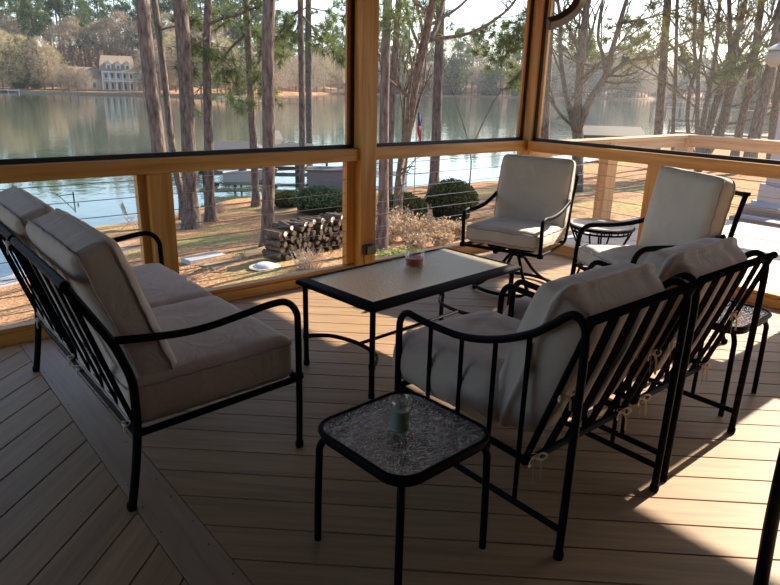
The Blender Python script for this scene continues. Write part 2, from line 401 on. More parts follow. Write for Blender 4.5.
# ------------------------------------------------------------------ cushions
def cushion(name, w, d, h, r, puff, mat, parent, loc=(0, 0, 0), rot=(0, 0, 0), seed=0, piping=True, knife=False, wrinkle=.004, bow=0):
    nx, ny, nz = 26, 24, 6
    hw, hd, hh = w/2, d/2, h/2
    vid = {}; vs = []; fs = []
    def vert(i, j, k):
        key = (i, j, k)
        if key in vid: return vid[key]
        x, y, z = (2*i/nx-1), (2*j/ny-1), (2*k/nz-1)
        p = Vector((x*hw, y*hd, z*hh))
        rr = min(r, hh*.999)
        q = Vector((max(-hw+rr, min(hw-rr, p.x)), max(-hd+rr, min(hd-rr, p.y)), max(-hh+rr, min(hh-rr, p.z))))
        dlt = p-q
        if dlt.length > 1e-9:
            # cube-to-round mapping on the rim
            m_ = max(abs(dlt.x), abs(dlt.y), abs(dlt.z)); dlt = dlt.normalized()*m_
        p = q+dlt
        e = max(0, (1-x*x))*max(0, (1-y*y))
        if knife:
            t = min(1, (1-abs(x))*4.5)**.5*min(1, (1-abs(y))*4.5)**.5
            p.z *= .25+.75*t
            p.x *= 1-.035*(1-y*y)*abs(x)**4; p.y *= 1-.035*(1-x*x)*abs(y)**4
        p.z += (1 if z > 0 else -1 if z < 0 else 0)*puff*e**.6*abs(z)
        p.z += bow*(1-x*x)
        n1 = noise.noise(Vector((x*2.3+seed*7, y*2.3, z+seed)))
        edge = max(abs(x), abs(y))**6
        s1 = math.sin(x*19+seed*2+2.5*n1)*abs(y)**5*(1-abs(x)**8) + math.sin(y*21+seed+2.5*n1)*abs(x)**5*(1-abs(y)**8)
        p.z += (n1*wrinkle*1.5+s1*wrinkle*.8)*(1 if z > 0 else -1)
        if abs(z) < .99: p += Vector((x*abs(x), y*abs(y), 0))*n1*wrinkle
        vid[key] = len(vs); vs.append(p); return vid[key]
    for i in range(nx):
        for j in range(ny):
            fs.append((vert(i, j, nz), vert(i+1, j, nz), vert(i+1, j+1, nz), vert(i, j+1, nz)))
            fs.append((vert(i, j, 0), vert(i, j+1, 0), vert(i+1, j+1, 0), vert(i+1, j, 0)))
    for k in range(nz):
        for i in range(nx):
            fs.append((vert(i, 0, k), vert(i+1, 0, k), vert(i+1, 0, k+1), vert(i, 0, k+1)))
            fs.append((vert(i, ny, k), vert(i, ny, k+1), vert(i+1, ny, k+1), vert(i+1, ny, k)))
        for j in range(ny):
            fs.append((vert(0, j, k), vert(0, j, k+1), vert(0, j+1, k+1), vert(0, j+1, k)))
            fs.append((vert(nx, j, k), vert(nx, j+1, k), vert(nx, j+1, k+1), vert(nx, j, k+1)))
    m = MB(); m.add(vs, fs)
    o = m.build(name, mat, parent, ang=180); o.location = loc; o.rotation_euler = rot
    sd = o.modifiers.new('sub', 'SUBSURF'); sd.levels = 1; sd.render_levels = 1
    if piping:
        pm = MB()
        per = [(i, 0) for i in range(nx)]+[(nx, j) for j in range(ny)]+[(nx-i, ny) for i in range(nx)]+[(0, ny-j) for j in range(ny)]
        for k in ((nz-1, 1) if not knife else (nz//2,)):
            pts = [vs[vid[(i, j, k)]]*1 for i, j in per]
            pts = [p+Vector((p.x, p.y, 0)).normalized()*.0015 for p in pts]
            pm.tube(pts, .0042, 6, closed=True)
        pm.build('piping', M_pipe, o)
    return o
def bow_tie(parent, p, seed=0, s=.85, name='tie'):
    """a ribbon tied in a bow round the frame at p (parent's own space)"""
    rd = random.Random(seed); m = MB(); p = Vector(p)
    def ribbon(pts): m.tube([p+Vector(q)*s for q in smoothpath(pts, 5)], .006*s, 4, flat=(1, .25))
    a = rd.uniform(-.4, .4)
    for sg in (1, -1):
        ribbon([(0, 0, 0), (sg*.03, -.012, .012+a*.01), (sg*.055, -.018, -.006), (sg*.035, -.012, -.022), (0, -.004, 0)])
        ribbon([(0, 0, 0), (sg*.022, -.016, -.03), (sg*(.03+.02*a), -.02, -.075-.03*rd.random())])
    m.tube([p+Vector((.016*math.cos(t*.7), .016*math.sin(t*.7)*.8, 0)) for t in range(9)], .005, 4, closed=True, flat=(1, .5))
    return m.build(name, M_tie, parent)
TR = .0130
def foot(M_, x, y, r=.0165): M_.lathe([(r*.9, 0), (r, .006), (r, .022), (r*.8, .027)], 12, (x, y, 0))

# ------------------------------------------------------------------ pair of club chairs at the right
def club_chair(seed):
    t = empty('patio_armchair')
    HWD = .287
    for s in (-1, 1):
        x = s*HWD
        loop = [(x, .392, 0), (x, .39, .53), (x, .365, .59), (x, .30, .598), (x, .222, .589), (x, .07, .588), (x, -.076, .625), (x, -.205, .684), (x, -.28, .737), (x, -.345, .788), (x, -.395, .785), (x, -.412, .72), (x, -.392, 0)]
        lp = fillet([loop[0]], 0) if 0 else None
        pts = [Vector(loop[0])]+smoothpath([(x, .391, .30), (x, .392, .50), (x, .384, .56), (x, .352, .592), (x, .30, .590), (x, .222, .586), (x, .07, .590), (x, -.076, .627), (x, -.205, .686), (x, -.28, .74), (x, -.325, .778), (x, -.355, .788), (x, -.382, .77), (x, -.394, .72), (x, -.395, .55)], 4)+[Vector((x, -.392, 0))]
        m = MB(); m.tube(pts, TR, 12); m.build('arm', M_iron, t)
        for y in (.392, -.392):
            m = MB(); foot(m, x, y); m.build('foot_cap', M_iron, t)
        m = MB(); m.tube([(x, .391, .10), (x, -.396, .10)], .0105, 8, flat=(1.15, .8)); m.build('low_bar', M_iron, t)
        for y, z in ((.222, .585), (.07, .588), (-.076, .624), (-.205, .684)):
            m = MB(); m.tube([(x, y, .10), (x, y, z)], .0085, 8); m.build('baluster', M_iron, t)
    m = MB()
    for x in (-HWD, HWD): m.tube([(x, .388, .285), (x*.97, -.24, .262)], .012, 8)
    m.tube([(-HWD, .388, .285), (HWD, .388, .285)], .012, 8).tube([(-HWD, -.235, .262), (HWD, -.235, .262)], .012, 8)
    m.build('seat_frame', M_iron, t)
    B0, B1 = Vector((0, -.225, .255)), Vector((0, -.408, .790))
    m = MB(); m.tube([B1+Vector((-.302, 0, 0)), B1+Vector((.302, 0, 0))], .0145, 12); m.build('top_rail', M_slat, t)
    m = MB(); m.tube([B0+Vector((-.285, 0, 0)), B0+Vector((.285, 0, 0))], .012, 8); m.build('bottom_rail', M_iron, t)
    for s in (-1, 1):
        m = MB(); m.tube([B0+Vector((s*.283, 0, 0)), B1+Vector((s*.283, 0, 0))], .012, 10, flat=(1.1, .9)); m.build('back_stile', M_iron, t)
    for k in range(1, 5):
        x = -.283+k*.566/5
        bend = [B0+Vector((x, 0, 0)), B0.lerp(B1, .3)+Vector((x, -.006, 0)), B0.lerp(B1, .7)+Vector((x, -.006, 0)), B1+Vector((x, 0, 0))]
        m = MB(); m.tube(bend, .0185, 4, flat=(.22, 1.95), upv=(0, 1, .3)); m.build('back_slat', M_slat, t, ang=30)
    sc = cushion('seat_cushion', .572, .57, .195, .08, .020, M_fab, t, (0, .195, .384), (R(-1.0), 0, 0), seed, wrinkle=.004, piping=False)
    bc = cushion('back_cushion', .58, .59, .20, .095, .022, M_fab, t, (0, -.190, .576), (R(109), 0, 0), seed+3, knife=True, piping=False, wrinkle=.0035)
    for x in (-.25, .25): bow_tie(t, (x, -.24, .27), seed+int(x*10)); bow_tie(t, (x, -.318, .53), seed+5+int(x*10), .8)
    return t
c1 = club_chair(1); tag(c1, 'slat-backed black armchair with taupe cushions, nearer of the touching pair', 'armchair', 'pair of slat-backed armchairs side by side')
c1.location = (1.7665, 1.308, 0)
c2 = club_chair(5); tag(c2, 'slat-backed black armchair with taupe cushions, farther of the touching pair', 'armchair', 'pair of slat-backed armchairs side by side')
c2.location = (2.432, 1.322, 0)

# ------------------------------------------------------------------ loveseat at the left
lv = empty('loveseat', (.86, 2.642, 0), R(-90), 'black metal loveseat with four taupe cushions beside the left deck strip', 'sofa')
HL = .6875
for s in (-1, 1):
    x = s*HL; off = -.86
    fr = [(x, 1.19+off, 0), (x, 1.19+off, .30)]
    arm = smoothpath([(x, .334, .20), (x, .334, .50), (x, .326, .575), (x, .285, .618), (x, .22, .622), (x, .12, .608), (x, .0, .592), (x, -.10, .588), (x, -.2, .596), (x, -.33, .612)], 5)
    m = MB(); m.tube([Vector((x, .33, 0))]+arm, .0130, 12); m.build('arm', M_iron, lv)
    for y in (.33, -.33):
        m = MB(); foot(m, x, y); m.build('foot_cap', M_iron, lv)
    m = MB(); m.tube(smoothpath([(x, -.33, 0), (x, -.305, .14), (x, -.287, .276), (x, -.284, .37), (x, -.286, .46), (x, -.31, .545), (x, -.335, .61), (x, -.39, .71), (x, -.445, .805)], 4), .0145, 12); m.build('rear_leg', M_iron, lv)
    m = MB(); m.tube([(x, .33, .300), (x, -.287, .272)], .013, 8); m.tube([(x, .334, .30), (x, .334, .318)], .019, 10); m.build('side_rail', M_iron, lv)
m = MB()
m.tube([(-HL, .33, .300), (HL, .33, .300)], .013, 8); m.tube([(-HL, -.287, .272), (HL, -.287, .272)], .013, 8)
for k in range(1, 12): m.tube([(-HL+k*.1146, .33, .297), (-HL+k*.1146, -.287, .27)], .009, 6, flat=(.5, 1.2))
m.build('seat_frame', M_iron, lv)
def back_curve(x): return smoothpath([(x, -.285, .30), (x, -.286, .44), (x, -.31, .545), (x, -.335, .61), (x, -.39, .71), (x, -.445, .805)], 4)
for a, b in ((-HL-.012, -.018), (.018, HL+.012)):
    m = MB(); m.tube([(a, -.447, .813), (b, -.447, .813)], .0155, 12)
    m.build('top_rail', M_iron, lv)
    m = MB(); m.tube([(a+.01, -.287, .33), (b-.01, -.287, .33)], .010, 8); m.build('back_rail', M_iron, lv)
    for k in range(0, 5):
        x = a+.022+k*(b-a-.044)/4
        m = MB(); m.tube([(x, -.287, .30), (x, -.367, .555), (x, -.445, .81)], .0155, 4, flat=(.3, 2.0) if 0 < k < 4 else (.7, .8), upv=(0, 1, .3)); m.build('back_slat', M_slat, lv, ang=30)
for i, x in enumerate((-.338, .338)):
    cushion('seat_cushion', .668, .625, .175, .030, .010, M_fab, lv, (x, .015, .375), (R(1.5), 0, 0), 10+i, wrinkle=.0025)
    cushion('back_cushion', .63, .56, .155, .035, .014, M_fab, lv, (x*1.0, -.258-.012*(1-i), .640), (R(109+1.5*(1-i)), 0, 0), 20+i, wrinkle=.0022)
for x in (-.62, -.06, .06, .62): bow_tie(lv, (x, -.30, .285), int(x*50)+90, .4)
for x in (-.02,): bow_tie(lv, (x, -.46, .80), 190, .45)

# ------------------------------------------------------------------ coffee table
ct = empty('coffee_table', (2.178, 2.398, 0), R(4.2), 'long rectangular black metal coffee table with frosted glass top in the middle of the deck', 'coffee table')
L2, W2, ZT = .555, .285, .469
m = MB()
def ring(prof, hx, hy):        # mitred rectangular frame from a profile of (inset, z)
    n = len(prof); vs = []
    for cx, cy in ((-1, -1), (1, -1), (1, 1), (-1, 1)):
        for ins, z in prof: vs.append((cx*(hx-ins), cy*(hy-ins), z))
    fs = [((c*n+i), (c*n+(i+1) % n), (((c+1) % 4)*n+(i+1) % n), (((c+1) % 4)*n+i)) for c in range(4) for i in range(n)]
    return vs, fs
m.add(*ring([(0, ZT-.034), (0, ZT-.018), (.006, ZT-.010), (.040, ZT), (.048, ZT-.002), (.048, ZT-.034)], L2, W2))
m.build('table_frame', M_iron, ct, bevel=.002, ang=30)
m = MB(); m.box(-L2+.046, L2-.046, -W2+.046, W2-.046, ZT-.011, ZT-.005); m.build('glass_top', M_tglass, ct, smooth=False)
for sx in (-1, 1):
    for sy in (-1, 1):
        m = MB(); m.tube([(sx*(L2-.035), sy*(W2-.035), 0), (sx*(L2-.035), sy*(W2-.035), ZT-.03)], .0135, 12); foot(m, sx*(L2-.035), sy*(W2-.035), .016)
        m.tube([(sx*(L2-.035), sy*(W2-.035), .145), (sx*(L2-.035), sy*(W2-.035), .170)], .0165, 12); m.build('leg', M_iron, ct)
    m = MB(); x = sx*(L2-.035)
    m.tube(smoothpath([(x, -W2+.035, .157), (x-sx*.05, -W2+.06, .157), (x-sx*.11, -W2+.13, .157), (x-sx*.14, 0, .157), (x-sx*.11, W2-.13, .157), (x-sx*.05, W2-.06, .157), (x, W2-.035, .157)], 5), .010, 8, flat=(1.1, .8)); m.build('curved_brace', M_iron, ct)
m = MB(); m.tube([(-L2+.175, 0, .157), (L2-.175, 0, .157)], .010, 8, flat=(.8, 1.2)); m.build('stretcher', M_iron, ct)

# candle in a glass bowl on the coffee table
def jar(name, loc, r, h, wall, wax_z0, wax_z1, waxmat, label, cat):
    o = empty(name, loc, 0, label, cat)
    m = MB(); m.lathe([(r*.55, 0), (r*.95, .001), (r, .006), (r, h*.97), (r-wall*.5, h), (r-wall, h*.97), (r-wall, wall*1.6), (r*.5, wall*1.5), (.001, wall*1.5)], 32, cap=False)
    m.lathe([(.0005, 0), (r*.55, 0)], 32, cap=False)
    m.build('glass', M_clear, o, ang=50)
    m = MB(); m.lathe([(.001, wax_z0), (r-wall-.0008, wax_z0), (r-wall-.0008, wax_z1), (r*.8, wax_z1-.001), (.001, wax_z1-.002)], 28, cap=False); m.build('wax', waxmat, o, ang=40)
    m = MB(); m.tube([(0, 0, wax_z1-.002), (.001, 0, wax_z1+.007)], .0009, 6); m.build('wick', M_black, o)
    return o
p = at(414.5, 266, ZT-.004)
jar('candle', (p.x, p.y, ZT-.0048), .052, .080, .003, .010, .048, M_red, 'red-orange candle in a short clear glass on the long coffee table', 'candle')

# ------------------------------------------------------------------ square side tables with rounded corners
def side_table(label, loc, rz=0, hgt=.412):
    t = empty('side_table', loc, rz, label, 'side table', 'small square glass-topped side tables')
    a, rc = .197, .075
    def rsq(h, r, z, n=7):
        out = []
        for cx, cy, t0 in ((1, 1, 0), (-1, 1, 90), (-1, -1, 180), (1, -1, 270)):
            for k in range(n): th = R(t0+90*k/(n-1)); out.append(Vector((cx*(h-r)+r*math.cos(th), cy*(h-r)+r*math.sin(th), z)))
        return out
    m = MB(); m.tube(rsq(a, rc, hgt-.010), .010, 10, closed=True)
    m.tube(rsq(a-.004, rc, hgt-.026), .012, 4, closed=True, flat=(1.3, .35)); m.build('rim', M_iron, t)
    m = MB(); P = rsq(a-.006, rc, 0); m.prism([(q.x, q.y) for q in P], hgt-.010, hgt-.004); m.build('glass_top', M_rain, t, smooth=False)
    for sx in (-1, 1):
        for sy in (-1, 1):
            i, e = a-.055, a-.020
            m = MB(); m.tube(smoothpath([(sx*(i-.02), sy*(i-.02), hgt-.026), (sx*(i+.012), sy*(i+.012), hgt-.034), (sx*e, sy*e, hgt-.07), (sx*(e+.003), sy*(e+.003), hgt-.12), (sx*(e+.006), sy*(e+.006), .16), (sx*(e+.008), sy*(e+.008), 0)], 5), .0115, 10); m.build('leg', M_iron, t)
    return t
side_table('small square rippled-glass side table in front, with a pale green candle on it', (1.135, 1.27, 0), R(3))
side_table('small square side table with rippled glass top, behind the farther slat-backed armchair', (3.02, 1.215, 0), R(1), .425)
p = at(399.5, 430, .412)
jar('candle', (p.x, p.y, .4085), .034, .108, .0035, .012, .074, M_wax, 'pale green candle in a tall clear tumbler on the near side table', 'candle')

# ------------------------------------------------------------------ swivel rocker
sw = empty('swivel_armchair', (3.615, 2.89, 0), R(107.5), 'black metal swivel armchair with sand cushions in front of the corner post', 'armchair')
HS = .285
for s in (-1, 1):
    x = s*HS
    m = MB(); m.tube(smoothpath([(x, .30, .335), (x, .305, .45), (x, .31, .53), (x, .30, .562), (x, .25, .575), (x, .15, .568), (x, .0, .575), (x, -.12, .60), (x, -.23, .635)], 4), .0125, 10, flat=(1, 1.25)); m.lathe([(.02, .322), (.024, .335), (.02, .35)], 12, (x, .30, 0)); m.build('arm', M_iron, sw)
    m = MB(); m.tube(smoothpath([(x*.96, .29, .335), (x*.96, 0, .322), (x*.96, -.22, .335), (x*.96, -.27, .42), (x*.96, -.30, .60), (x*.96, -.36, .75), (x*.96, -.375, .80)], 4), .011, 8); m.build('side_frame', M_iron, sw)
m = MB(); m.tube([(-HS, .30, .335), (HS, .30, .335)], .012, 8); m.tube([(-HS*.96, -.375, .80), (HS*.96, -.375, .80)], .011, 8); m.tube([(-HS*.96, -.22, .335), (HS*.96, -.22, .335)], .011, 8)
for k in range(1, 6):
    x = -HS+k*HS/3
    m.tube(smoothpath([(x, .30, .333), (x, -.22, .333), (x, -.285, .50), (x, -.375, .80)], 4), .009, 6, flat=(1, .4))
m.build('seat_frame', M_iron, sw)
m = MB()
for y in (-.10, .12):
    m.tube([(-.17, y, .315), (.17, y, .315)], .011, 8)
    for x in (-.1, .1): m.tube([(x, y-.03, .285), (x, y+.03, .285)], .022, 10)
for x in (-.1, .1): m.tube([(x, -.14, .297), (x, .16, .297)], .012, 6, flat=(1, 2))
m.lathe([(.05, .245), (.06, .26), (.06, .285), (.035, .30)], 20)
m.build('spring_hub', M_iron, sw)
m = MB(); m.tube([(.30*math.cos(2*PI*k/36), .30*math.sin(2*PI*k/36), .022) for k in range(36)], .0125, 8, closed=True)
for k in range(4):
    a = R(45+90*k); m.tube([(.30*math.cos(a), .30*math.sin(a), 0), (.30*math.cos(a), .30*math.sin(a), .02)], .016, 8)
m.build('base_ring', M_iron, sw)
for k in range(4):
    a = R(45+90*k); c_, s_ = math.cos(a), math.sin(a)
    m = MB(); m.tube(smoothpath([(.02*c_, .02*s_, .27), (.07*c_, .07*s_, .22), (.15*c_, .15*s_, .12), (.24*c_, .24*s_, .05), (.30*c_, .30*s_, .026)], 5), .0115, 8); m.build('leg', M_iron, sw)
cushion('seat_cushion', .55, .56, .125, .045, .010, M_fabL, sw, (0, .03, .412), (R(2), 0, 0), 31, wrinkle=.004)
cushion('back_cushion', .55, .56, .12, .045, .018, M_fabL, sw, (0, -.250, .645), (R(101), 0, 0), 32, wrinkle=.004)

# ------------------------------------------------------------------ armchair against the right wall
lc = empty('lounge_armchair', (3.56, 1.89, 0), R(61.5), 'black metal armchair with sand cushions facing left, beside the round wire table', 'armchair')
HC = .315
for s in (-1, 1):
    x = s*HC
    m = MB(); m.tube([Vector((x, .30, 0))]+smoothpath([(x, .275, .28), (x, .265, .45), (x, .255, .53), (x, .215, .573), (x, .15, .582), (x, .0, .583), (x, -.14, .60), (x, -.27, .64)], 4), .014, 10, flat=(1, 1.15)); foot(m, x, .30, .018); m.build('arm', M_iron, lc)
    m = MB(); m.tube(smoothpath([(x, -.40, 0), (x, -.32, .2), (x, -.27, .36), (x, -.29, .52), (x, -.325, .73), (x, -.355, .87)], 4), .014, 10); foot(m, x, -.40, .018); m.tube([(x, -.356, .865), (x, -.358, .885)], .021, 10); m.build('rear_leg', M_iron, lc)
    m = MB(); m.tube([(x, .27, .33), (x, -.28, .30)], .012, 8); m.build('side_rail', M_iron, lc)
m = MB(); m.tube([(-HC, .27, .33), (HC, .27, .33)], .012, 8); m.tube([(-HC, -.28, .30), (HC, -.28, .30)], .012, 8); m.tube([(-HC, -.355, .87), (HC, -.355, .87)], .013, 8)
for k in range(1, 6):
    x = -HC+k*HC/3; m.tube(smoothpath([(x, .27, .33), (x, -.26, .31), (x, -.29, .55), (x, -.355, .87)], 4), .010, 6, flat=(1, .4))
m.build('frame', M_iron, lc)
cushion('seat_cushion', .585, .52, .125, .05, .012, M_fabL, lc, (0, .03, .400), (R(3), 0, 0), 41, wrinkle=.003)
cushion('back_cushion', .60, .57, .13, .05, .02, M_fabL, lc, (0, -.225, .672), (R(98), 0, 0), 43, wrinkle=.003)

# ------------------------------------------------------------------ round wire table
rtb = empty('round_side_table', (4.06, 2.50, 0), 0, 'small round table with pale top on curved black wire legs, by the right rail', 'side table')
m = MB(); m.lathe([(.001, .478), (.200, .478), (.212, .490), (.217, .488), (.214, .474), (.205, .468), (.001, .468)], 40, cap=False); m.build('table_top', simple('pale_stone_top', (.58, .56, .53), .35, 0, 30, .12), rtb)
m = MB(); m.tube([(.220*math.cos(2*PI*k/40), .220*math.sin(2*PI*k/40), .470) for k in range(40)], .010, 8, closed=True); m.tube([(.205*math.cos(2*PI*k/40), .205*math.sin(2*PI*k/40), .440) for k in range(40)], .007, 8, closed=True)
m.build('rim', M_iron, rtb)
m = MB()
for k in range(28):
    a = 2*PI*k/28; m.tube([(.219*math.cos(a), .219*math.sin(a), .466), (.205*math.cos(a), .205*math.sin(a), .441)], .004, 5)
m.build('apron', M_iron, rtb)
for k in range(8):
    a0 = 2*PI*(k//2)/4+.35+(.16 if k % 2 else -.16); a1 = 2*PI*(k//2)/4+.35+(.10 if k % 2 else -.10)
    f = lambda r, a, z: (r*math.cos(a), r*math.sin(a), z)
    m = MB(); m.tube(smoothpath([f(.205, a0, .44), f(.175, a0, .37), f(.12, (a0+a1)/2, .24), f(.125, a1, .12), f(.175, a1, .03), f(.20, a1, .006)], 5), .0065, 8); m.build('leg', M_iron, rtb)
m = MB(); m.tube([(.118*math.cos(2*PI*k/30), .118*math.sin(2*PI*k/30), .20) for k in range(30)], .0055, 6, closed=True); m.build('lower_ring', M_iron, rtb)

# ------------------------------------------------------------------ dark chair at the right edge of the frame
p0 = at(757, 606, .022)
ec = empty('patio_chair', (p0.x, p0.y, 0), 0, 'dark flat-framed patio chair mostly cut off at the lower right edge', 'chair')
q = lambda u, v, d=1.53: atd(u, v, d)-ec.location
for k, off in enumerate((Vector((0, 0, 0)), Vector((.42, -.40, 0)))):
    m = MB(); m.tube([x+off for x in smoothpath([q(757, 606), q(764, 565), q(771, 525), q(781, 478), q(790, 440), q(797, 415, 1.55)], 6)], .030, 10, flat=(1, .6)); m.build('leg', M_iron, ec)
    base = q(757, 606)+off
    m = MB(); m.tube([base, base+Vector((.30, -.02, .0)), base+Vector((.52, .28, .0))*0+Vector((.55, -.04, 0))], .020, 10, flat=(1, .6)); m.build('runner', M_iron, ec)
    top = q(797, 415, 1.55)+off
    m = MB(); m.tube(smoothpath([top, top+Vector((.15, -.02, .02)), top+Vector((.5, -.06, 0))], 5), .020, 10, flat=(1, .6)); m.build('arm', M_iron, ec)
m = MB(); m.box(.12, .54, -.46, -.44, .36, .39).box(.12, .54, -.06, -.04, .36, .39).box(.52, .54, -.46, -.04, .36, .39).box(.12, .14, -.46, -.04, .36, .39)
for k in range(5): m.box(.16+k*.075, .21+k*.075, -.45, -.05, .375, .388)
m.build('seat', M_iron, ec, smooth=False, bevel=.003)
m = MB(); m.tube(smoothpath([(.53, -.45, .37), (.56, -.45, .6), (.60, -.44, .88), (.61, -.25, .93), (.60, -.06, .88), (.56, -.05, .6), (.53, -.05, .37)], 5), .014, 8)
for k in range(5): m.tube([(.54, -.38+k*.065, .38), (.565, -.38+k*.065, .62), (.605, -.38+k*.065, .91)], .012, 6, flat=(.4, 1.3))
m.build('backrest', M_iron, ec, ang=60)

# ------------------------------------------------------------------ ground outside, lake
LAKE = -3.0
SH = [(-40, 15), (0, 15.2), (2.3, 16.8), (5.3, 21.4), (8.4, 22.2), (11.3, 23.6), (16.3, 25), (19.4, 22.8), (25.3, 22.0), (34, 24.7), (50, 28), (76, 33), (120, 38), (200, 44)]
def interp(tab, x):
    if x <= tab[0][0]: return tab[0][1]
    for (a, b), (c, d_) in zip(tab, tab[1:]):
        if x <= c: return b+(d_-b)*(x-a)/(c-a)
    return tab[-1][1]
def gz(x, y):
    ys = interp(SH, x); t = (y-4.0)/(ys-4.0)
    z = -.95-(2.1)*max(0, t) if t < 1 else -3.05-(y-ys)*.25
    z = max(z, -6)
    fade = max(0, min(1, (y-4)/3))
    return z+.05*fade*noise.noise(Vector((x*.45, y*.45, 3)))+.02*noise.noise(Vector((x*2, y*2, 1)))
def gat(u, v):                         # point of the ground seen at a pixel
    z = -1.2
    for _ in range(40):
        p = at(u, v, z); z = .6*z+.4*gz(p.x, p.y)
    return Vector((p.x, p.y, gz(p.x, p.y)))
SANDY = gat(10, 287).y
def groundmat():
    m, nt, b, o = nmat('pine_straw_lawn'); setp(b, Roughness=.95, Specular_IOR_Level=.1)
    tc = N(nt, 'ShaderNodeTexCoord')
    def nz(s, det=5, dist=0): 
        n = N(nt, 'ShaderNodeTexNoise'); n.inputs['Scale'].default_value = s; n.inputs['Detail'].default_value = det; n.inputs['Distortion'].default_value = dist
        nt.links.new(tc.outputs['Object'], n.inputs['Vector']); return n
    straw = ramp(nt, [(.30, (.13, .07, .035)), (.5, (.34, .185, .09)), (.72, (.56, .33, .175))]); nt.links.new(nz(14, 8, .5).outputs['Fac'], straw.inputs[0])
    grass = ramp(nt, [(.3, (.16, .14, .045)), (.7, (.38, .32, .13))]); nt.links.new(nz(9, 8).outputs['Fac'], grass.inputs[0])
    f = ramp(nt, [(.55, (0, 0, 0)), (.66, (1, 1, 1))]); nt.links.new(nz(.22, 3, .3).outputs['Fac'], f.inputs[0])
    mx = N(nt, 'ShaderNodeMix', data_type='RGBA'); nt.links.new(f.outputs[0], mx.inputs[0]); nt.links.new(straw.outputs[0], mx.inputs[6]); nt.links.new(grass.outputs[0], mx.inputs[7])
    # sandy beach at the far left near the water
    sep = N(nt, 'ShaderNodeSeparateXYZ'); nt.links.new(tc.outputs['Object'], sep.inputs[0])
    ax = N(nt, 'ShaderNodeMapRange'); ax.inputs['From Min'].default_value = 5.2; ax.inputs['From Max'].default_value = 3.2; nt.links.new(sep.outputs['X'], ax.inputs[0])
    ay = N(nt, 'ShaderNodeMapRange'); ay.inputs['From Min'].default_value = SANDY; ay.inputs['From Max'].default_value = SANDY+.7; nt.links.new(sep.outputs['Y'], ay.inputs[0])
    mu = N(nt, 'ShaderNodeMath', operation='MULTIPLY'); nt.links.new(ax.outputs[0], mu.inputs[0]); nt.links.new(ay.outputs[0], mu.inputs[1])
    m2 = N(nt, 'ShaderNodeMix', data_type='RGBA'); nt.links.new(mu.outputs[0], m2.inputs[0]); nt.links.new(mx.outputs[2], m2.inputs[6]); m2.inputs[7].default_value = (.56, .50, .45, 1)
    nt.links.new(m2.outputs[2], b.inputs['Base Color'])
    bp = N(nt, 'ShaderNodeBump'); bp.inputs['Strength'].default_value = .8; bp.inputs['Distance'].default_value = .05
    nt.links.new(nz(22, 6).outputs['Fac'], bp.inputs['Height']); nt.links.new(bp.outputs[0], b.inputs['Normal'])
    return m
xs = [-45+1.2*i for i in range(40)]+[3+.35*i for i in range(90)]+[34.5+2.0*i for i in range(80)]
xs = sorted(set([-40+1.0*i for i in range(40)]+[.35*i for i in range(110)]+[38.5+2.5*i for i in range(62)]))
ys_ = [-8+1.0*i for i in range(11)]+[3+.35*i for i in range(60)]+[24+.8*i for i in range(35)]
m = MB(); nx_, ny_ = len(xs), len(ys_)
m.add([(x, y, gz(x, y)) for y in ys_ for x in xs], [(j*nx_+i, j*nx_+i+1, (j+1)*nx_+i+1, (j+1)*nx_+i) for j in range(ny_-1) for i in range(nx_-1)])
tag(m.build('ground', groundmat()), kind='structure')

def watermat():
    m, nt, b, o = nmat('lake_water'); setp(b, Base_Color=(.045, .068, .05, 1), Roughness=.05, IOR=1.75, Specular_IOR_Level=.5)
    tc = N(nt, 'ShaderNodeTexCoord'); mp = N(nt, 'ShaderNodeMapping'); mp.inputs['Scale'].default_value = (1, 1, 1)
    nt.links.new(tc.outputs['Object'], mp.inputs[0])
    n = N(nt, 'ShaderNodeTexNoise'); n.inputs['Scale'].default_value = 1.3; n.inputs['Detail'].default_value = 3; nt.links.new(mp.outputs[0], n.inputs['Vector'])
    n2 = N(nt, 'ShaderNodeTexNoise'); n2.inputs['Scale'].default_value = .12; n2.inputs['Detail'].default_value = 3; nt.links.new(mp.outputs[0], n2.inputs['Vector'])
    b1 = N(nt, 'ShaderNodeBump'); b1.inputs['Strength'].default_value = .5; b1.inputs['Distance'].default_value = .018; nt.links.new(n.outputs['Fac'], b1.inputs['Height'])
    b2 = N(nt, 'ShaderNodeBump'); b2.inputs['Strength'].default_value = .5; b2.inputs['Distance'].default_value = .06; nt.links.new(n2.outputs['Fac'], b2.inputs['Height']); nt.links.new(b1.outputs[0], b2.inputs['Normal'])
    nt.links.new(b2.outputs[0], b.inputs['Normal'])
    return m
m = MB(); m.add([(-700, 10, LAKE), (1500, 10, LAKE), (1500, 1300, LAKE), (-700, 1300, LAKE)], [(0, 1, 2, 3)])
lk = m.build('lake', watermat(), smooth=False); tag(lk, kind='structure')

hz = bpy.data.materials.new('lake_haze'); hz.use_nodes = True; n_ = hz.node_tree; n_.nodes.remove(n_.nodes['Principled BSDF'])
vs_ = n_.nodes.new('ShaderNodeVolumeScatter'); vs_.inputs['Color'].default_value = (.84, .91, 1, 1); vs_.inputs['Density'].default_value = .00016; vs_.inputs['Anisotropy'].default_value = .3
n_.links.new(vs_.outputs[0], n_.nodes['Material Output'].inputs['Volume'])
m = MB(); m.box(-500, 1200, 60, 1100, -3.2, 60); ho = m.build('lake_haze', hz, smooth=False); tag(ho, 'thin pale blue haze hanging over the far side of the lake', 'haze', kind='stuff')

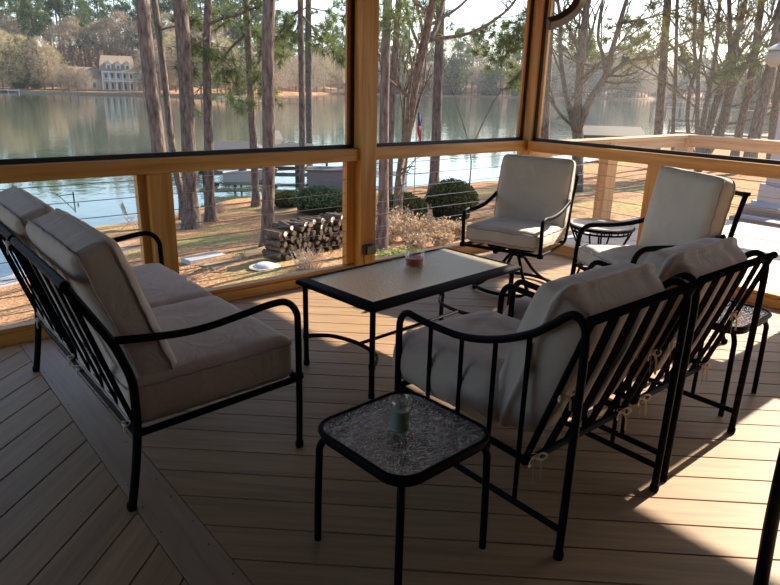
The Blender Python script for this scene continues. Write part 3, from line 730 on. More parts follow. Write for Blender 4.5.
# far banks: azimuth measured from +Y towards +X (degrees) -> distance of the waterline
def az_of(u): 
    r_ = ray(u, 95); return math.degrees(math.atan2(r_.x, r_.y))
BANK = [(-60, 260), (az_of(-50), 250), (az_of(0), 240), (az_of(70), 228), (az_of(150), 222), (az_of(215), 205), (az_of(262), 215), (az_of(275), 300), (az_of(330), 360), (az_of(430), 395), (az_of(540), 430), (az_of(640), 520), (az_of(665), 640), (az_of(730), 700), (az_of(742), 330), (az_of(800), 300), (110, 260)]
def polar(az, dd, z): a = R(az); return Vector((dd*math.sin(a), dd*math.cos(a), z))
def bank_z(az, e):                      # e metres inland of the waterline
    return LAKE+(-.6 if e < 0 else .55 if e < 1.0 else .55+min(e-1, 22)*.055+max(0, e-23)*.13)
m = MB(); es = [-2, 0, .05, 1, 4, 10, 22, 40, 80, 160]; azs = [-60+.7*i for i in range(245)]
vs = []
for a in azs:
    d0 = interp(BANK, a)+1.2*noise.noise(Vector((a*.5, 0, 0)))
    for e in es: vs.append(polar(a, d0+e, bank_z(a, e if e > .04 else -1)))
k = len(es); m.add(vs, [(i*k+j, i*k+j+1, (i+1)*k+j+1, (i+1)*k+j) for i in range(len(azs)-1) for j in range(k-1)])
M_bank = simple('far_bank_soil', (.33, .19, .105), .95, 0, .12, .4, spec=.1)
tag(m.build('far_bank', M_bank), kind='structure')

# ------------------------------------------------------------------ plants: materials and builders
def leafmat(name, c1, c2, trans=.35, rough=.7, scale=1.0):
    m, nt, b, o = nmat(name); nt.nodes.remove(b)
    geo = N(nt, 'ShaderNodeNewGeometry'); r = ramp(nt, [(0, c1), (1, c2)]); nt.links.new(geo.outputs['Random Per Island'], r.inputs[0])
    d = N(nt, 'ShaderNodeBsdfDiffuse'); t = N(nt, 'ShaderNodeBsdfTranslucent'); nt.links.new(r.outputs[0], d.inputs[0]); nt.links.new(r.outputs[0], t.inputs[0])
    mx = N(nt, 'ShaderNodeMixShader'); mx.inputs[0].default_value = trans
    nt.links.new(d.outputs[0], mx.inputs[1]); nt.links.new(t.outputs[0], mx.inputs[2]); nt.links.new(mx.outputs[0], o.inputs['Surface'])
    return m
def barkmat(name, c1, c2, vs_=7):
    m, nt, b, o = nmat(name); setp(b, Roughness=.95, Specular_IOR_Level=.1)
    tc = N(nt, 'ShaderNodeTexCoord'); mp = N(nt, 'ShaderNodeMapping'); mp.inputs['Scale'].default_value = (vs_*2.2, vs_*2.2, vs_*.55); nt.links.new(tc.outputs['Object'], mp.inputs[0])
    v = N(nt, 'ShaderNodeTexVoronoi'); v.inputs['Scale'].default_value = 1; nt.links.new(mp.outputs[0], v.inputs['Vector'])
    n = N(nt, 'ShaderNodeTexNoise'); n.inputs['Scale'].default_value = 2.5; n.inputs['Detail'].default_value = 6; nt.links.new(mp.outputs[0], n.inputs['Vector'])
    ad = N(nt, 'ShaderNodeMath', operation='MULTIPLY'); nt.links.new(v.outputs['Distance'], ad.inputs[0]); nt.links.new(n.outputs['Fac'], ad.inputs[1])
    r = ramp(nt, [(.05, c2), (.55, c1)]); nt.links.new(ad.outputs[0], r.inputs[0]); nt.links.new(r.outputs[0], b.inputs['Base Color'])
    bp = N(nt, 'ShaderNodeBump'); bp.inputs['Strength'].default_value = 1; bp.inputs['Distance'].default_value = .03; bp.invert = True
    nt.links.new(ad.outputs[0], bp.inputs['Height']); nt.links.new(bp.outputs[0], b.inputs['Normal'])
    return m
M_pbark = barkmat('pine_bark', (.05, .036, .032), (.24, .175, .145))
M_hbark = barkmat('hardwood_bark', (.075, .055, .042), (.25, .19, .145), 12)
M_twig = simple('bare_twigs', (.20, .155, .13), .9, spec=.1)
M_needle = leafmat('pine_needles', (.075, .105, .035), (.26, .30, .12))
M_needleD = leafmat('dry_pine_needles', (.16, .13, .04), (.34, .30, .10))
M_fpine = leafmat('far_pine_foliage', (.05, .085, .035), (.17, .22, .10), .25)
M_fbare = leafmat('far_bare_twigs', (.28, .215, .16), (.50, .41, .31), .25)
M_fbud = leafmat('far_budding_twigs', (.34, .28, .16), (.54, .47, .28), .3)
M_fdark = leafmat('far_evergreen_foliage', (.07, .10, .045), (.19, .22, .11), .2)
M_box = leafmat('boxwood_leaves', (.05, .055, .022), (.17, .165, .075), .2)
M_dry = leafmat('dry_leaves', (.26, .17, .10), (.62, .46, .30), .3)
M_grn = leafmat('fresh_groundcover', (.14, .18, .05), (.40, .44, .16), .3)

def rdir(rd): 
    z = rd.uniform(-1, 1); a = rd.uniform(0, 2*PI); q_ = math.sqrt(1-z*z); return Vector((q_*math.cos(a), q_*math.sin(a), z))
def sliver(m, p, d, L, w, rd):
    s_ = d.cross(rdir(rd))
    if s_.length < 1e-4: return
    s_ = s_.normalized()*w*.5; m.add([p-s_, p+s_, p+d*L], [(0, 1, 2)])
def tuft(m, p, rd, n=14, L=.22, w=.016, d0=None):
    w *= .62
    for _ in range(int(n*1.5)):
        d = rdir(rd)
        if d0 is not None: d = (d+d0*1.1).normalized()
        sliver(m, p, d, L*rd.uniform(.7, 1.1), w, rd)
def bough(mw, mf, p, d, L, rd, r=.03, dens=9, tn=12, tl=.2, tw=.016):
    """a pine bough: a drooping branch, side twigs, needle tufts"""
    pts = [p]; dd = d.normalized(); k = 7
    for i in range(k):
        dd = (dd+rdir(rd)*.16+Vector((0, 0, .03 if i > 3 else -.05))).normalized(); pts.append(pts[-1]+dd*L/k)
    mw.tube(pts, [r*(1-.8*i/k) for i in range(k+1)], 5)
    for i in range(2, k+1):
        for _ in range(3):
            sd = (dd*.6+rdir(rd)).normalized(); l2 = L*rd.uniform(.12, .32); q = pts[i]+sd*l2
            mw.tube([pts[i], pts[i].lerp(q, .5)+rdir(rd)*.03, q], [r*.3, r*.22, r*.12], 3)
            for _ in range(max(1, dens//3)):
                c_ = pts[i].lerp(q, rd.uniform(.3, 1.05))+rdir(rd)*.09; tuft(mf, c_, rd, tn, tl, tw, sd)
def twigs(m, p, d, L, r, depth, rd, spread=.55, up_=.12, n=None, minr=.0035):
    pts = [p]; dd = d.normalized(); k = 4
    for i in range(k):
        dd = (dd+rdir(rd)*.17+Vector((0, 0, up_*.4))).normalized(); pts.append(pts[-1]+dd*L/k)
    m.tube(pts, [max(minr, r*(1-.55*i/k)) for i in range(k+1)], 5 if r > .02 else 3)
    if depth <= 0: return
    for _ in range(n or rd.choice((2, 3, 3))):
        t = rd.uniform(.35, 1); i = min(k-1, int(t*k)); q = pts[i].lerp(pts[i+1], t*k-i)
        nd = (dd+rdir(rd)*spread+Vector((0, 0, up_))).normalized()
        twigs(m, q, nd, L*rd.uniform(.5, .8), r*.5, depth-1, rd, spread, up_, n, minr)
# ------------------------------------------------------------------ near trees
def trunk_from(m, base, pix, widths, depth0, lean=0.0, jitter=.03, rd=None, flare=1.25, n=12):
    """pix: image points going up from the base; each becomes a real point at the tree's own distance"""
    pts = [base+Vector((0, 0, -.25)), base+Vector((0, 0, .02))]; rs = [widths[0]*flare*1.05, widths[0]*flare]
    for i, (u, v) in enumerate(pix):
        p = atd(u, v, depth0+lean*(i+1)); pts.append(p+Vector((rd.uniform(-1, 1), rd.uniform(-1, 1), 0))*jitter); rs.append(widths[min(i+1, len(widths)-1)])
    sp = smoothpath(pts, 4); rr = []
    for i in range(len(sp)):
        t = i/4; k = min(int(t), len(rs)-2); rr.append(rs[k]+(rs[k+1]-rs[k])*(t-k))
    m.tube(sp, rr, n); return pts
def depth_of(p): return (p-EYE).dot(FLAT)
def pine(base_px, pix, wpx, label, seed, boughs=(), up_h=5.0, crown=5):
    """pix from the base upward; wpx = widths in pixels at the base and at each point"""
    rd = random.Random(seed); b = gat(*base_px); D = depth_of(b)
    o = empty('pine_tree', b, 0, label, 'tree', None)
    wr = [w_*D/FPX/2 for w_ in wpx]
    m = MB(); pts = trunk_from(m, b, pix, wr, D, rd=rd)
    top = pts[-1]; dirn = (pts[-1]-pts[-2]).normalized(); ext = [top+dirn*0, top+dirn*up_h*.5+rdir(rd)*.1, top+dirn*up_h]
    m.tube(ext, [wr[-1], wr[-1]*.85, wr[-1]*.6], 10)
    m.v = [tuple(Vector(q)-b) for q in m.v]; m.build('trunk', M_pbark, o, ang=180)
    bw, bf = MB(), MB()
    for (u, v, du, dv, L, r_) in boughs:
        p = atd(u, v, D); q = atd(u+du, v+dv, D+rd.uniform(-1.5, 1.5)*.6); bough(bw, bf, p, (q-p), L, rd, r_, 9, 12, .24*max(1, D/14), .018*max(1, D/12))
    # a few boughs of the crown that starts above the view
    for k in range(crown):
        a = rd.uniform(0, 2*PI); p = top+dirn*up_h*rd.uniform(.35, 1); bough(bw, bf, p, Vector((math.cos(a), math.sin(a), .2)), rd.uniform(1.8, 3.0), rd, .04, 6, 9, .34, .045)
    for mm, nm, mt_ in ((bw, 'branches', M_pbark), (bf, 'needles', M_needle)):
        mm.v = [tuple(Vector(q)-b) for q in mm.v]; mm.build(nm, mt_, o, smooth=(nm == 'branches'))
    return o
pine((167, 240), [(164, 215), (158, 150), (149, 70), (141, -12)], [16, 14, 13.5, 13, 12.5], 'leaning pine trunk rising just above the left wooden stud', 1)
pine((184, 219), [(181, 195), (173, 150), (162, 60), (152, -12)], [9, 7, 6.5, 6, 6], 'thin leaning pine trunk between two thicker trunks at the left', 2, [(160, 30, 14, -6, 1.6, .03)])
pine((192.5, 228), [(191, 200), (189, 150), (184, 60), (180, -12)], [19, 14.5, 13.5, 13.5, 13], 'thick pine trunk with flared foot, first right of the left stud', 3, [(187, 40, 26, 10, 1.5, .035)])
pine((211, 221), [(210, 195), (208.5, 140), (207.5, 60), (208, -12)], [12, 9.5, 9, 7.5, 7], 'pine trunk with a second stem joining from its left, by the lake', 4, [(209, 24, 40, -26, 2.4, .05), (209, 52, 34, 26, 2.0, .04), (209, 35, -20, 14, 1.4, .04)])
pine((256, 206), [(255.5, 190), (253, 140), (249, 60), (246, -12)], [9, 7.5, 7.5, 6.5, 6], 'slim dark pine trunk left of the thickest trunk, dark stubs on it', 5, [(250, 30, -44, 34, 3.2, .055), (248, 20, 24, 26, 1.8, .04), (252, 62, 12, 20, 1.7, .05), (247, 10, -30, 10, 2.2, .04)])
pine((267.5, 246), [(267.5, 225), (268.5, 150), (269.5, 60), (270, -12)], [15, 13.5, 12.5, 12, 11.5], 'thickest pine trunk, straight, at the left end of the woodpile', 6)
pine((301.5, 213), [(301.5, 195), (301.5, 140), (301, 60), (301, -12)], [7.5, 6, 6, 5.5, 5.5], 'slender straight pine trunk behind the woodpile', 7, [(301, 14, 30, 22, 1.8, .03), (301, 8, -26, 20, 1.8, .03)])
pine((311, 186), [(310.5, 170), (309.5, 120), (308.5, 50), (308, -12)], [8, 6.5, 6.5, 6, 5.5], 'farther pine trunk close behind the slender one, by the grey shed', 8, [(308, 16, -30, 30, 3.2, .05), (308, 24, 30, 14, 3.4, .05), (308, 8, 40, -2, 4.0, .05), (308, 6, -40, 20, 3.6, .05)])
pine((380, 250), [(383, 215), (385.5, 150), (386.5, 70), (386, -12)], [14, 11, 9.5, 8.5, 8], 'straight pine trunk first right of the middle post', 9, [(386, 12, 14, -6, 1.2, .03)])
pine((388.5, 214), [(389, 190), (389.5, 140), (394, 70), (399, -12)], [8, 7, 7, 6.5, 6], 'slender pine trunk crossing behind the straight one at the middle post', 10, [(398, 4, 22, 6, 1.6, .03)])
pine((434, 192), [(434.5, 175), (435.5, 140), (438, 80), (441.5, -12)], [11, 10, 9.5, 8.5, 8], 'dark straight pine trunk between the two round shrubs', 11)
pine((543, 174), [(543.5, 150), (547, 70), (551, -12)], [9, 8.5, 8, 7.5], 'pine trunk hidden behind the corner post, its boughs reaching left of it', 15, [(547, 60, -26, 10, 2.2, .04), (548, 40, -40, 6, 3.2, .05), (549, 20, -50, -4, 3.6, .05), (549, 26, -36, 26, 2.8, .04), (549, 10, -30, 14, 2.8, .04), (549, 30, 30, 20, 2.6, .04), (549, 12, 34, 10, 2.6, .04)])
pine((655, 168), [(656, 150), (658, 130), (663, 70), (669, -12)], [10, 9, 8.5, 7.5, 7], 'straight pine trunk beyond the outer railing corner', 12, [(666, 30, -28, 20, 2.6, .04), (666, 40, 22, 16, 2.2, .04), (668, 10, -40, 10, 3.0, .04), (668, 12, 36, 12, 3.0, .04)], 8.0, 22)
pine((733, 168), [(736, 150), (741, 125), (752, 70), (763, -12)], [9, 8, 7.5, 6.5, 6], 'leaning pine trunk left of the thick one near the pale column', 13, [(757, 40, 26, 12, 2.8, .04), (760, 14, -34, 8, 2.8, .04), (757, 30, -22, 26, 2.4, .04), (761, 8, 26, 18, 3.0, .04)], 8.0, 22)
pine((748, 172), [(752, 150), (759, 120), (770, 70), (786, -12)], [13, 12, 11, 9.5, 9], 'thick leaning pine trunk beside the pale column at the right', 14, [(772, 55, -24, 6, 1.8, .04)], 8.0, 22)

def hardwood(base_px, stems, label, seed, depth=3, side=None, wpx=10, name='bare_tree', tuftn=0):
    """stems: list of (pixel path, widths px); real branches leave each stem"""
    rd = random.Random(seed); b = gat(*base_px); D = depth_of(b); o = empty(name, b, 0, label, 'tree')
    m, tw, lf = MB(), MB(), MB()
    for si, (pix, ws) in enumerate(stems):
        off = rd.uniform(-.25, .25)*min(1, D/15)
        pts = []
        for i, (u, v) in enumerate(pix): pts.append(atd(u, v, D+off*(i*1.2)+(0 if i == 0 else rd.uniform(-.1, .1))))
        if abs(pix[0][1]-base_px[1]) < 4: pts[0] = b+Vector((rd.uniform(-.05, .05), 0, -.1))
        rs = [w_*D/FPX/2 for w_ in ws]; sp = smoothpath(pts, 4); rr = []
        for i in range(len(sp)):
            k = min(i//4, len(rs)-2); rr.append(rs[k]+(rs[k+1]-rs[k])*(i/4-k))
        m.tube(sp, rr, 9)
        n_ = len(sp)
        for i in range(max(2, n_//3), n_):
            if rd.random() < .55:
                d_ = (sp[min(i, n_-1)]-sp[i-1]).normalized()
                twigs(tw, sp[i], (d_*.6+rdir(rd)*.75+Vector((0, 0, .15))), D/FPX*rd.uniform(30, 75), rr[i]*.42, depth-1, rd, minr=.0032*D/9)
        twigs(tw, sp[-1], (sp[-1]-sp[-2]), D/FPX*80, rr[-1]*.8, depth, rd, minr=.0032*D/9)
    for q in range(tuftn):
        v_ = Vector(rd.choice(tw.v)); tuft(lf, v_, rd, 7, .20*D/12, .02*D/12)
    for mm, nm, mt_ in ((m, 'trunk', M_hbark), (tw, 'branches', M_hbark)) + (((lf, 'leaves', M_needleD),) if tuftn else ()):
        mm.v = [tuple(Vector(q)-b) for q in mm.v]; mm.build(nm, mt_, o, smooth=nm != 'leaves', ang=180)
    return o
hardwood((397, 227), [([(397, 227), (399, 190), (403, 160), (406, 142), (415, 85), (424, 45), (431, 10), (436, -15)], [11, 9.5, 9.5, 9, 8, 8, 6.5, 5.5]),
                      ([(424, 45), (434, 33), (440, 15), (446, -12)], [5, 5, 4.5, 4]),
                      ([(427, 40), (470, 33), (505, 12), (525, -14)], [4, 3, 2.4, 2]),
                      ([(430, 25), (455, 10), (475, -8)], [3, 2.4, 2])], 'forked bare tree with long side limb, right of the middle post', 21, 3)
hardwood((470, 186), [([(470, 186), (470, 150), (452, 90), (440, 60)], [1.5, 1.2, 1, .8]), ([(470, 150), (500, 92), (522, 88)], [1.2, 1, .7])], 'small pale bare sapling at the water behind the round shrubs', 22, 2)
hardwood((578, 192), [([(578, 192), (577.5, 150), (577, 130), (566, 95), (561, 60), (560, 20), (556, -12)], [12, 11, 11, 5, 4, 3, 3]),
                      ([(577, 130), (578, 100), (581, 60), (585, 20), (588, -12)], [10, 7.5, 7, 6.5, 6]),
                      ([(577, 132), (590, 100), (606, 75), (612, 50), (622, 15), (630, -12)], [8, 6.5, 6, 4.5, 4, 3]),
                      ([(604, 78), (628, 62), (655, 56), (690, 40)], [4.5, 3.5, 3, 2]),
                      ([(606, 74), (603, 55), (598, 35), (604, -10)], [4.5, 3.5, 3, 2.4])], 'many-limbed bare tree standing by the outer railing behind the corner', 23, 4, tuftn=420)
hardwood((698, 172), [([(698, 172), (706, 140), (717, 100), (729, 65), (741, 20), (748, -12)], [8, 7, 6, 5, 4.5, 4]),
                      ([(699, 168), (722, 130), (733, 90), (755, 50), (776, 15)], [6, 5.5, 5, 3.5, 2.5]),
                      ([(697, 170), (702, 130), (709, 90), (716, 50), (719, 10), (722, -12)], [6, 5, 4, 3.5, 3, 3]),
                      ([(696, 170), (697, 120), (698, 80), (694, 40), (697, -12)], [5, 4, 3.6, 3, 2.5]),
                      ([(695, 170), (688, 130), (690, 90), (700, 60), (703, 20), (702, -12)], [5, 4, 3.6, 3, 3, 2.5]),
                      ([(700, 168), (716, 135), (726, 100), (730, 60), (729, -12)], [6, 5.5, 5, 4.5, 4])], 'clump of bare stems fanning upward in the middle of the right opening', 24, 4, tuftn=300)
hardwood((674, 170), [([(674, 170), (673, 130), (675, 90), (676, 50), (677, 10), (678, -12)], [4.5, 4, 3.6, 3.4, 3, 3])], 'single slender bare stem right of the outer railing corner', 25, 3, tuftn=150)
hardwood((770, 168), [([(770, 168), (774, 120), (781, 70), (790, 20)], [8, 7, 6, 5])], 'bare stem partly hidden by the pale column', 26, 3)

# ------------------------------------------------------------------ far woods: every tree an object
def crown_shape(m, rd, n, z0, z1, rx, L, w_, updown=0.0, shape='round'):
    for _ in range(n):
        t = rd.random(); z = z0+(z1-z0)*t
        prof = math.sin(PI*min(1, t*.93+.07))**.6 if shape == 'round' else (1-t)**.7*(.35+.65*min(1, t*6))
        a = rd.uniform(0, 2*PI); r_ = rx*prof*math.sqrt(rd.uniform(.15, 1))
        lob = 1+.25*math.sin(a*3+z)+.2*math.sin(a*5-z*1.7)
        p = Vector((r_*lob*math.cos(a), r_*lob*math.sin(a), z)); d_ = (rdir(rd)+Vector((p.x, p.y, 0)).normalized()*.6+Vector((0, 0, updown))).normalized()
        sliver(m, p, d_, L*rd.uniform(.6, 1.3), w_, rd)
def far_tree(kind, seed):
    rd = random.Random(seed); m = MB()
    if kind == 'pine':
        m.tube([(0, 0, -1), (.1, 0, 10), (0, .1, 23)], [.38, .3, .1], 6); m.mi = 1
        for k in range(34):
            z = rd.uniform(10, 24.5); a = rd.uniform(0, 2*PI); rr = (25.5-z)*.28*rd.uniform(.3, 1)+.4
            c_ = Vector((rr*math.cos(a), rr*math.sin(a), z))
            for _ in range(42): sliver(m, c_+rdir(rd)*rd.uniform(0, 1.15), rdir(rd), 1.0, .26, rd)
        mats = [M_pbark, M_fpine]
    elif kind == 'evergreen':
        m.tube([(0, 0, -1), (0, 0, 14)], [.3, .1], 6); m.mi = 1
        crown_shape(m, rd, 2200, .4, 18, 4.2, 1.1, .42, .1); mats = [M_pbark, M_fdark]
    else:
        m.tube([(0, 0, -1), (.1, 0, 5)], [.3, .24], 6)
        for k in range(6): a = k*1.05; twigs(m, Vector((.1, 0, rd.uniform(2.5, 5))), Vector((math.cos(a)*.55, math.sin(a)*.55, 1)), rd.uniform(4, 6), .15, 2, rd, .5, .15, 3, .035)
        m.mi = 1; crown_shape(m, rd, 2400, 2.5, 17.5, 6.0, 1.6, .13, .5)
        mats = [M_twig, M_fbud if kind == 'bud' else M_fbare]
    o = m.build('far_tree', mats, smooth=False); return o
protos = {k: [far_tree(k, s_) for s_ in sd] for k, sd in (('pine', (1, 2, 3)), ('bare', (4, 5, 6)), ('bud', (7, 8)), ('evergreen', (9, 10)))}
LAB = {'pine': ('tall green pine in the woods across the lake', 'pines across the lake'), 'bare': ('bare brown deciduous tree on the far bank', 'bare trees across the lake'),
       'bud': ('bare tree budding yellow-green on the far bank', 'budding trees across the lake'), 'evergreen': ('dark rounded evergreen on the far bank', 'evergreens across the lake')}
used = {}; rf = random.Random(77)
def place_far(kind, u, inland, scale):
    az = az_of(u); d0 = interp(BANK, az); p = polar(az, d0+inland, 0); p.z = bank_z(az, inland)-.2
    pr = rf.choice(protos[kind])
    if pr.name not in used: o = pr; used[pr.name] = 1
    else: o = pr.copy(); C.objects.link(o)
    o.name = kind+'_tree' if kind in ('pine', 'bare') else ('budding_tree' if kind == 'bud' else 'evergreen_tree')
    o.location = p; o.rotation_euler = (0, 0, rf.uniform(0, 6.28)); s_ = scale*rf.uniform(.85, 1.15); o.scale = (s_*rf.uniform(.9, 1.15), s_*rf.uniform(.9, 1.15), s_)
    if pr is o: used[pr.name] = 1
    tag(o, LAB[kind][0], 'tree', LAB[kind][1])
HOUSE_U = (66, 150)
def inhouse(u, inl): return 58 < u < 152 and inl < 34
u = -12.0
while u < 345:                       # left and middle-left bank
    k = rf.random()
    near = 3+rf.random()*9
    if inhouse(u, near): near = 2.5; k = .5
    if not (90 < u < 138): place_far('bud' if (u < 60 and k < .45) or k < .12 else ('evergreen' if k > .9 else 'bare'), u, near, (.45 if inhouse(u, 3) else rf.uniform(.68, .95)) if u < 270 else 1.0)
    kk = rf.random(); place_far('bare' if kk < .6 else 'pine', u+rf.uniform(-3, 3), 36+rf.random()*16, rf.uniform(1.0, 1.2))
    place_far('pine', u+rf.uniform(-4, 4), 60+rf.random()*20, rf.uniform(1.15, 1.4))
    u += 8.2 if u < 270 else 7.0
u = 366.0
while u < 560:
    k = rf.random(); place_far('evergreen' if k < .5 else ('bare' if k < .75 else 'pine'), u, 3+rf.random()*10, rf.uniform(.85, 1.25))
    place_far('pine' if rf.random() < .7 else 'bare', u+rf.uniform(-3, 3), 24+rf.random()*30, rf.uniform(1.3, 1.7))
    u += 6.2
u = 560.0
while u < 738:
    place_far('bare' if rf.random() < .5 else ('evergreen' if rf.random() < .5 else 'pine'), u, 4+rf.random()*30, rf.uniform(1.4, 1.9)); u += 3.4
u = 738.0
while u < 800:
    place_far('bare' if rf.random() < .7 else 'evergreen', u, 3+rf.random()*20, rf.uniform(.85, 1.1)); u += 6.5

# ------------------------------------------------------------------ far house
M_hw = simple('pale_house_siding', (.60, .53, .41), .8); M_white = simple('white_trim', (.80, .80, .78), .6); M_roofg = simple('brown_shingles', (.30, .22, .15), .9)
M_pane = simple('dark_window_pane', (.06, .07, .08), .12, spec=.8); M_brick = simple('brick', (.34, .20, .14), .9)
def facing(az): return Matrix.Rotation(-R(az), 4, 'Z')
def far_house():
    az = az_of(112); d0 = interp(BANK, az)+9; base = polar(az, d0, 0); base.z = -1.9
    h = empty('lake_house', base, -R(az),  'large pale house with white two-storey porch and dormers across the lake', 'house'); h.scale = (.82, .82, .82)
    def b(name, mat, *bx, parent=h): 
        m = MB()
        for q in bx: m.box(*q)
        return m.build(name, mat, parent, smooth=False)
    # local x to the right, y away from us
    b('wall', M_hw, (-3, 9, 3, 13, -1, 7.2)); b('wing', M_hw, (-15, -3, 5, 13, -1, 4.6)); b('right_wing', M_hw, (9, 15.5, 4, 12, -1, 5))
    def gable(x0, x1, y0, y1, z0, zr, alongx=True):
        m = MB()
        if alongx: ym = (y0+y1)/2; m.add([(x0, y0, z0), (x1, y0, z0), (x1, y1, z0), (x0, y1, z0), (x0+1, ym, zr), (x1-1, ym, zr)], [(0, 1, 5, 4), (2, 3, 4, 5), (1, 2, 5), (3, 0, 4), (3, 2, 1, 0)])
        else: xm = (x0+x1)/2; m.add([(x0, y0, z0), (x1, y0, z0), (x1, y1, z0), (x0, y1, z0), (xm, y0, zr), (xm, y1, zr)], [(0, 1, 4), (1, 2, 5, 4), (2, 3, 5), (3, 0, 4, 5), (3, 2, 1, 0)])
        return m
    gable(-3.8, 9.8, .4, 14, 7.2, 13.2).build('roof', M_roofg, h, smooth=False); gable(-15.6, -3, 4, 14, 4.6, 8.6).build('wing_roof', M_roofg, h, smooth=False); gable(9, 16, 3.4, 12.6, 5, 10.2, False).build('right_roof', M_roofg, h, smooth=False)
    m = MB(); m.add([(9.2, 3.3, 5), (15.8, 3.3, 5), (12.5, 3.3, 9.9)], [(0, 1, 2)]); m.build('gable', M_white, h, smooth=False)
    b('porch_floor', M_white, (-3, 12, .5, 3, 3.4, 3.8)); b('porch_beam', M_white, (-3, 12, .5, .9, 6.7, 7.2)); b('railing', M_white, (-3, 12, .5, .6, 4.5, 4.65)); b('porch_base', M_brick, (-3, 12, .5, 3, -1, 0))
    for k in range(7): b('column', M_white, (-3+k*2.45, -2.6+k*2.45, .5, .9, 0, 6.8))
    for k in range(5): f = b('window', M_white, (-2.2+k*2.3, -.9+k*2.3, 2.9, 3.0, 4.3, 6.4)); b('pane', M_pane, (-2.0+k*2.3, -1.1+k*2.3, 2.84, 2.9, 4.4, 6.3), parent=f)
    for k in range(5): f = b('window', M_white, (-2.2+k*2.3, -.9+k*2.3, 2.9, 3.0, .4, 2.9)); b('pane', M_pane, (-2.0+k*2.3, -1.1+k*2.3, 2.84, 2.9, .5, 2.8), parent=f)
    for k in range(3): f = b('window', M_white, (-13.5+k*3.4, -12+k*3.4, 4.9, 5.0, .8, 3)); b('pane', M_pane, (-13.3+k*3.4, -12.2+k*3.4, 4.84, 4.9, .9, 2.9), parent=f)
    for k, x in enumerate((-1.2, 2.2, 5.6)):
        dm = b('dormer', M_white, (x, x+2.0, 1.6, 5, 7.2, 9.8)); gable(x-.2, x+2.2, 1.4, 6, 9.8, 11.3, False).build('dormer_roof', M_hw, dm, smooth=False); b('pane', M_pane, (x+.5, x+1.5, 1.5, 1.6, 7.8, 9.4), parent=dm)
    b('chimney', M_brick, (-2.8, -1.6, 8, 9.4, 8, 15))
far_house()
# sea wall, white dock and green dock on the far left bank
M_wallc = simple('pale_seawall', (.30, .22, .15), .9, 0, 2, .2)
m = MB()
for a0 in [az_of(-20)+.5*i for i in range(int((az_of(262)-az_of(-20))/.5))]:
    p, q = polar(a0, interp(BANK, a0)-.5, 0), polar(a0+.5, interp(BANK, a0+.5)-.5, 0)
    p2, q2 = polar(a0, interp(BANK, a0)+.1, 0), polar(a0+.5, interp(BANK, a0+.5)+.1, 0)
    m.add([(p.x, p.y, -3.3), (q.x, q.y, -3.3), (q.x, q.y, -2.35), (p.x, p.y, -2.35), (q2.x, q2.y, -2.35), (p2.x, p2.y, -2.35)], [(0, 1, 2, 3), (3, 2, 4, 5)])
sw_ = m.build('seawall', M_wallc, smooth=False); tag(sw_, 'low pale seawall along the far left bank below the house', 'wall')
def dock(u, dist, L, W, zt, mat, label, rz, name='dock', posts=4, rail=False, grp=None):
    p = atd(u, 95, dist); p.z = LAKE; o = empty(name, p, rz, label, 'dock', grp)
    m = MB(); m.box(-L/2, L/2, -W/2, W/2, zt-.15, zt); m.build('deck', mat, o, smooth=False)
    for k in range(posts):
        for sy in (-1, 1):
            m = MB(); x = -L/2+.1+k*(L-.2)/(posts-1); m.tube([(x, sy*(W/2-.08), -1.2), (x, sy*(W/2-.08), zt+(1.1 if rail else .25))], .09, 8); m.build('post', mat, o)
    if rail:
        for sy in (-1, 1):
            m = MB(); m.box(-L/2, L/2, sy*(W/2-.08)-.04, sy*(W/2-.08)+.04, zt+.95, zt+1.05).box(-L/2, L/2, sy*(W/2-.08)-.03, sy*(W/2-.08)+.03, zt+.5, zt+.58); m.build('railing', mat, o, smooth=False)
    return o
M_dkw = simple('weathered_dock_wood', (.17, .145, .125), .85, 0, 4, .2, mapscale=(1, 8, 1)); M_gcan = simple('green_boat_cover', (.08, .26, .16), .6)
dock(3, 205, 9, 3, .7, M_white, 'low white dock at the far left edge of the lake', -R(az_of(3)))
dock(262, 185, 22, 4, .8, M_dkw, 'weathered dock reaching into the lake at the end of the far left bank', -R(az_of(262)))
go = dock(233, 178, 9, 3, .5, M_gcan, 'low green covered boat platform floating off the far left bank', -R(az_of(233)))
dock(735, 150, 34, 3, 1.4, M_dkw, 'long dark pier with railings across the water at the right', -R(az_of(735)), posts=12, rail=True)
dock(745, 62, 12, 3.2, 1.0, M_dkw, 'wide dark dock close to the right shore behind the leaning trunks', -R(az_of(745)), posts=6, rail=True)
# ------------------------------------------------------------------ outer deck, its railing, the pale column
M_odk = woodmat('sunlit_bleached_deck', (.50, .42, .33), (.66, .57, .46), 0, DANG, rough=.7, island=.06, grain=1.3, spec=.2)  # weathered decking, made paler still to carry the strong sunlight
m = MB(); boards(m, (XW+.13, 7.80, -3.0, 3.86), DANG, 1.9, .1475); m.mi = 1; m.box(XW+.13, 7.80, -3.0, 3.86, -.24, -.03)
od = m.build('floor_outer_deck', [M_odk, M_dark], smooth=False); tag(od, kind='structure')
m = MB()
for x in (5.0, 6.4, 7.7):
    for y in (-2.8, .5, 3.7): m.box(x-.07, x+.07, y-.07, y+.07, -1.25, -.24)
for x in (-2.4, -.4, 1.4, 2.9, 4.7): m.box(x-.07, x+.07, YW-.07, YW+.06, -1.25, -.25)
tag(m.build('trim_deck_footing', M_palz, smooth=False), kind='structure')
m = MB(); m.box(-2.6, 7.8, YW+.08, YW+.11, -.26, -.01); tag(m.build('trim_rim_board', M_palx, smooth=False), kind='structure')
orl = empty('deck_railing', (7.7, 3.8, 0), 0, 'pale wooden railing around the sunny outer deck, with thin cables', 'railing')
def ob_(name, mat, *q):
    m = MB(); m.box(q[0]-7.7, q[1]-7.7, q[2]-3.8, q[3]-3.8, q[4], q[5]); return m.build(name, mat, orl, smooth=False, bevel=.004)
